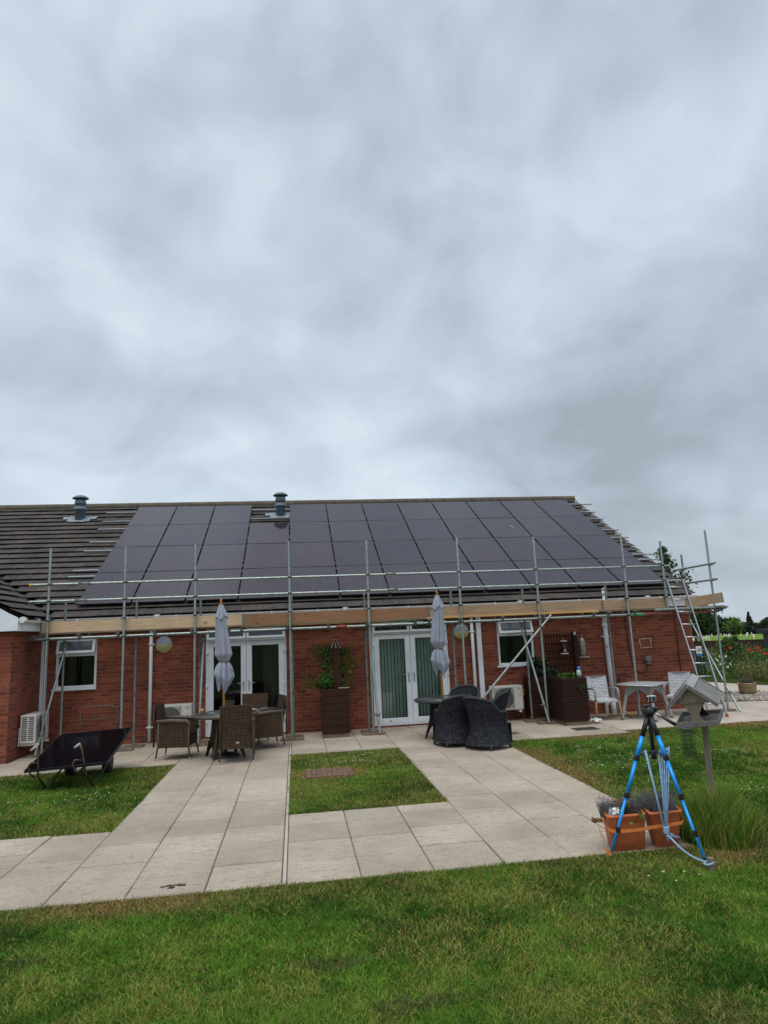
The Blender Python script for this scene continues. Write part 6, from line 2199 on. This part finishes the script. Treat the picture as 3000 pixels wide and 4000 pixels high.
def flower_head(name, label, cat, group, P, petals, r, col, centre, stem_h, cup):
    T = thing(name, label, cat, (P[0], P[1], P[2] - stem_h), 0, group)
    s = MB(); s.path([(0, 0, 0), (.02, .01, stem_h * .6), (0, 0, stem_h)], .006, 5); s.build('stem', mat('green_stem', (.06, .10, .03), .7), T, False)
    m = MB()
    for k in range(petals):
        a = 2 * pi * k / petals
        def pt(u, v):
            w = r * (.9 if petals < 7 else .34) * (sin(pi * (.12 + .82 * u)) ** .7) * (v - .5)
            l = r * (.15 + .85 * u)
            z = cup * r * (u ** 1.5) + .02 * r * sin(v * 9)
            return (l * cos(a) - w * sin(a), l * sin(a) + w * cos(a), stem_h + z)
        m.grid(pt, 4, 3)
    Rt = rot_xyz(.95, -.25); m.xf(None, (0, 0, -stem_h)); m.xf(Rt, (0, 0, stem_h))
    tt = np.tile(np.array(col), (m.n, 1)) * rng.uniform(.8, 1.2, (m.n, 1))
    m.build('petals', PETAL, T, False, tt)
    c = MB(); c.lathe([(0, 0), (r * (.22 if petals < 7 else .13), .006), (r * .1, .014), (0, .016)], 10); c.xf(Rt, (0, 0, stem_h)); c.build('flower_centre', centre, T, False)
    return T


SEEDB = mat('dark_flower_eye', (.02, .015, .02), .8)
YEYE = mat('yellow_flower_eye', (.6, .42, .03), .8)
pf = None
dirn = lambda px, py, d: (px / math.hypot(px, py + 15) * d, (py + 15) / math.hypot(px, py + 15) * d - 15)
for i, (px, py, zz, d0, d, nm) in enumerate(((11.89, 2.31, 1.21, 21, 29.0, 'the lone large one'), (11.81, 2.36, 1.16, 21, 28.6, 'paler, left of the lone one'), (13.89, 4.57, 1.19, 24, 31.5, 'the one farthest back, before the low wall'),
        (11.70, 1.22, 1.22, 20, 29, 'the highest of the right hand cluster'), (11.62, 1.16, 1.19, 19.9, 28.8, 'touching the highest of its cluster'), (11.49, .76, 1.18, 19.5, 28.4, 'the middle one of the right hand cluster'), (11.56, .70, 1.165, 19.5, 28.4, 'the brightest of the right hand cluster'), (11.60, .62, 1.18, 19.5, 28.8, 'the rightmost of the right hand cluster'), (11.38, .21, 1.13, 19, 28, 'low at the photo edge'), (12.2, 1.6, 1.22, 20.5, 30, 'a small one between the two clusters'))):
    x, y = dirn(px, py, d)
    z = 2.02 - (2.02 - zz) * d / math.hypot(px, py + 15)
    lb = 'red poppy in the wild flower bed, ' + nm
    if pf is None:
        pf = flower_head('poppy', lb, 'poppy', 'red poppies in the wild flower bed', (x, y, z), 5, .060, (.55, .045, .015), SEEDB, .7, .45)
    else:
        dup(pf, (x, y, z - .7), random.uniform(0, 6), lb)
df = None
dpos = [(470, 750, 26.9), (590, 735, 27.2), (655, 710, 27.5), (690, 722, 27.5), (640, 808, 27), (634, 838, 27), (705, 800, 27.2), (745, 825, 27.1), (770, 865, 27), (800, 895, 27), (785, 870, 27), (885, 872, 27.1), (980, 892, 27), (930, 945, 26.9), (920, 930, 26.9), (545, 940, 26.9), (550, 912, 27), (660, 962, 26.9), (700, 966, 26.9), (595, 948, 26.9), (800, 750, 27.6), (880, 735, 27.8), (790, 770, 27.5), (900, 755, 27.7), (720, 800, 27.2), (845, 800, 27.4)]
Mi = mw.to_3x3()
for i, (cx_, cy_, d) in enumerate(dpos):
    px, py = 2640 + cx_ / 4.608, 2400 + cy_ / 4.608
    r = Mi @ Vector(((px - 1500) / 2590.2, -(py - 2000) / 2590.2, -1)); r /= math.hypot(r.x, r.y)
    p = Vector((0, -15, 2.02)) + r * d
    lb = 'white ox-eye daisy among those at the left end of the wild flower bed'
    sc = .052
    if df is None:
        df = flower_head('oxeye_daisy', lb, 'daisy', 'ox-eye daisies at the left of the flower bed', tuple(p), 12, .046, (.75, .76, .74), YEYE, .45, .1)
    else:
        dup(df, (p.x, p.y, p.z - .45), random.uniform(0, 6), lb)


def tree(name, label, x, y, h, w, col, nleaf, leaf, zc=.3, lobes=9, shape=1., seed=1, group=None, gap=.3, trunk_r=None, cone=False):
    T = thing(name, label, 'tree', (x, y, gz(x, y)), 0, group)
    z0 = gz(x, y)
    rs = np.random.default_rng(seed)
    b = MB(); tr = trunk_r or w * .05
    top = np.array((x, y, z0 + h * .85))
    b.path([(x, y, z0 - .1), (x + w * .01, y, z0 + h * .4), top], [tr * 1.4, tr, tr * .3], 8)
    P = []; per = nleaf // lobes
    for k in range(lobes):
        a = rs.random() * 6.28; q = rs.random()
        zz = zc + (1 - zc) * ((k + .5) / lobes)
        prof = math.sin(pi * min(1, max(0.02, ((zz - zc) / (1 - zc)) * .86 + .12))) ** shape
        rad_ = w * .5 * prof
        c = np.array((x + rad_ * .62 * cos(a), y + rad_ * .62 * sin(a), z0 + h * zz * .93))
        lr = max(rad_ * .62, w * .10) * rs.uniform(.75, 1.2)
        b.path([(x, y, z0 + h * max(.15, zz - .25)), c], [tr * .45, tr * .12], 5)
        if cone:
            q = (k + .5) / lobes
            rad_ = w * .5 * (1 - q) ** .8 * rs.uniform(.8, 1.15)
            c = np.array((x + rad_ * .2 * cos(a), y, z0 + h * (.06 + .9 * q))); lr = max(rad_, w * .07)
            P.append(blob(c, (lr, lr, h / lobes * 1.1), per, gap)); continue
        P.append(blob(c, (lr, lr, lr * .8), per, gap))
    b.build('trunk', BARK, T)
    leaf_obj('crown', np.vstack(P), leaf, col, T, .55, .7)
    return T


def background():
    # low dark boarded wall behind the beds
    a = np.array((16.4, 17.6)); c = np.array((22.6, 12.6))
    d = (c - a) / np.linalg.norm(c - a)
    Wl = thing('boarded_fence', 'low dark boarded fence behind the wild flower bed', 'fence', (19.5, 15.1, -.1))
    b = MB(); L = np.linalg.norm(c - a); ang = math.atan2(d[1], d[0])
    nb = int(L / .13)
    for k in range(nb):
        p = a + d * (k + .5) * L / nb
        b.obox((p[0], p[1], .44 + .006 * ((k * 7) % 5)), (.126, .022, 1.08), rot_xyz(0, 0, ang))
    b.build('boards', PLANKF, Wl)
    b = MB(); b.beam((a[0], a[1] + .03, .85), (c[0], c[1] + .03, .85), .05, .08); b.beam((a[0], a[1], .99), (c[0], c[1], .99), .06, .03); b.build('rail', PLANKF, Wl)
    # navy shed at the right edge
    Sd = thing('garden_shed', 'navy blue flat roofed shed at the right edge beyond the flowers', 'shed', (21.3, 10.0, -.1), math.atan2(-.75, .66) * .35)
    b = MB()
    for k in range(22):
        x = -1.75 + k * .16; b.box(x, x + .152, -1.3 - .012 * (k % 2), -1.28, -.0, 1.42)
    b.box(-1.75, 1.75, -1.28, 1.3, 0, 1.42); b.build('walls', SHEDM, Sd, False)
    b = MB(); b.box(-1.95, 1.95, -1.52, 1.5, 1.42, 1.60, .01); b.build('roof', mat('charcoal_roof', (.012, .014, .02), .7), Sd, False)
    # sign on a dark post
    x, y = 14.42, 7.75
    Sg = thing('garden_sign', 'small white and blue sign on a dark slatted post behind the ladder', 'sign', (x, y, 0))
    R2 = rot_xyz(0, 0, -.75)
    b = MB()
    for k in (-1, 0, 1):
        b.obox(np.array((x, y, .38)) + R2 @ np.array((k * .11, 0, 0)), (.06, .04, .85), R2)
    b.build('slatted_post', SHEDM, Sg)
    b = MB(); b.obox((x - .04, y - .05, .91), (.19, .02, .33), R2, .004); pl_ = b.build('sign_board', WHITEP, Sg)
    b = MB(); b.obox((x - .045, y - .06, .77), (.205, .02, .10), R2, .004); b.build('blue_panel', mat('sign_blue', (.05, .17, .42), .5), pl_)
    b = MB(); b.obox((x - .045, y - .058, .98), (.07, .02, .03), R2); b.obox((x - .045, y - .058, .93), (.05, .02, .05), R2); b.build('blue_emblem', mat('sign_blue', (.05, .17, .42), .5), pl_)
    # young tree and shrub in the bed
    x, y = dirn(15.45, 7.1, 30.2)
    tree('young_tree', 'young bright green tree rising from the shrub in the flower bed', x, y, 2.2, .78, (.12, .23, .04), 900, .085, .74, 12, .6, 5, None, .15, .018)
    x, y = dirn(15.1, 6.75, 29.6)
    tree('leafy_shrub', 'wide leafy shrub in the flower bed under the young tree', x - .0, y, 1.40, 1.15, (.078, .14, .026), 2200, .085, .12, 14, .55, 8)
    x, y = dirn(14.75, 7.05, 29.8)
    tree('leafy_shrub', 'bright green shrub left of the young tree in the flower bed', x, y, 1.25, .65, (.14, .22, .035), 900, .085, .3, 8, .6, 18)
    # far trees, each its own
    def far(px, py, d):
        return dirn(px, py, d)
    x, y = far(47.9, 61.3, 92); tree('broadleaf_tree', 'big dark broadleaf tree just right of the house corner behind the ladder', x, y, 5.3, 5.2, (.036, .070, .018), 7000, .30, .34, 16, .55, 11, 'trees beyond the field')
    x, y = far(152.5, 219.9, 285); tree('broadleaf_tree', 'distant dark rounded tree low in the gap between two bigger ones', x, y, 6.2, 10.5, (.030, .050, .028), 3600, .7, .05, 12, .5, 12, 'trees beyond the field')
    x, y = far(156.4, 217.3, 282); tree('broadleaf_tree', 'distant dark rounded tree crossed by the outer scaffold pole', x, y, 7.4, 10.5, (.030, .050, .026), 4200, .7, .05, 12, .5, 13, 'trees beyond the field')
    x, y = far(167.6, 215.5, 285); tree('conifer', 'tall dark pointed conifer standing alone on the skyline', x, y, 8.2, 4.6, (.024, .042, .028), 3600, .55, .02, 14, .45, 14, cone=True)
    for i, (px, py, hh, ww, lb) in enumerate(((160.8, 216, 4.4, 9, 'low dark distant tree behind the young tree'), (164.5, 216, 4.1, 7, 'low dark distant tree just left of the conifer'), (168.8, 215, 3.9, 6, 'low dark distant tree at the foot of the conifer'), (170.9, 213.1, 5.3, 6, 'taller distant tree right of the conifer above the shed'), (173.0, 211.3, 5.6, 9, 'distant tree at the right edge of the photo above the shed'), (148, 222, 6.5, 10, 'distant dark tree behind the big dark tree by the house corner'))):
        x, y = far(px, py, 283 + i); tree('broadleaf_tree', lb, x, y, hh, ww, (.030, .050, .030), 2200, .7, .03, 9, .5, 40 + i, 'trees beyond the field')
    # tree whose top shows over the gable
    x, y = 16.9, 13.5
    tree('broadleaf_tree', 'thin leafy tree showing above the right roof edge behind the gable', x, y, 5.85, 2.3, (.055, .085, .03), 1700, .14, .35, 13, .6, 61, None, .1)
    # tree guards out on the field
    random.seed(31)
    g0 = None
    for i in range(34):
        d = random.uniform(80, 190)
        w = random.choice([random.uniform(52.5, 56.5), random.uniform(52.5, 57.5), random.uniform(57.6, 59.2)])
        px, py = w, np.interp(w, [53.5, 59], [69.5, 65.7])
        x, y = dirn(px, py, d)
        lb = 'thin white tree guard standing on the bright field beyond the fence'
        if g0 is None:
            g0 = thing('tree_guard', lb, 'tree guard', (x, y, gz(x, y)), 0, 'white tree guards on the field')
            b = MB(); b.lathe([(.075, 0), (.065, 1.0)], 10); b.build('guard_tube', mat('pale_tree_guard', (.62, .62, .52), .6), g0, False)
            b = MB(); b.tube((.12, 0, 0), (.12, 0, .85), .025, 6); b.build('stake', GREYW, g0, False)
        else:
            o = dup(g0, (x, y, gz(x, y)), 0, lb)
            o.rotation_euler = (random.uniform(-.12, .12), random.uniform(-.12, .12), random.uniform(0, 6))


background()
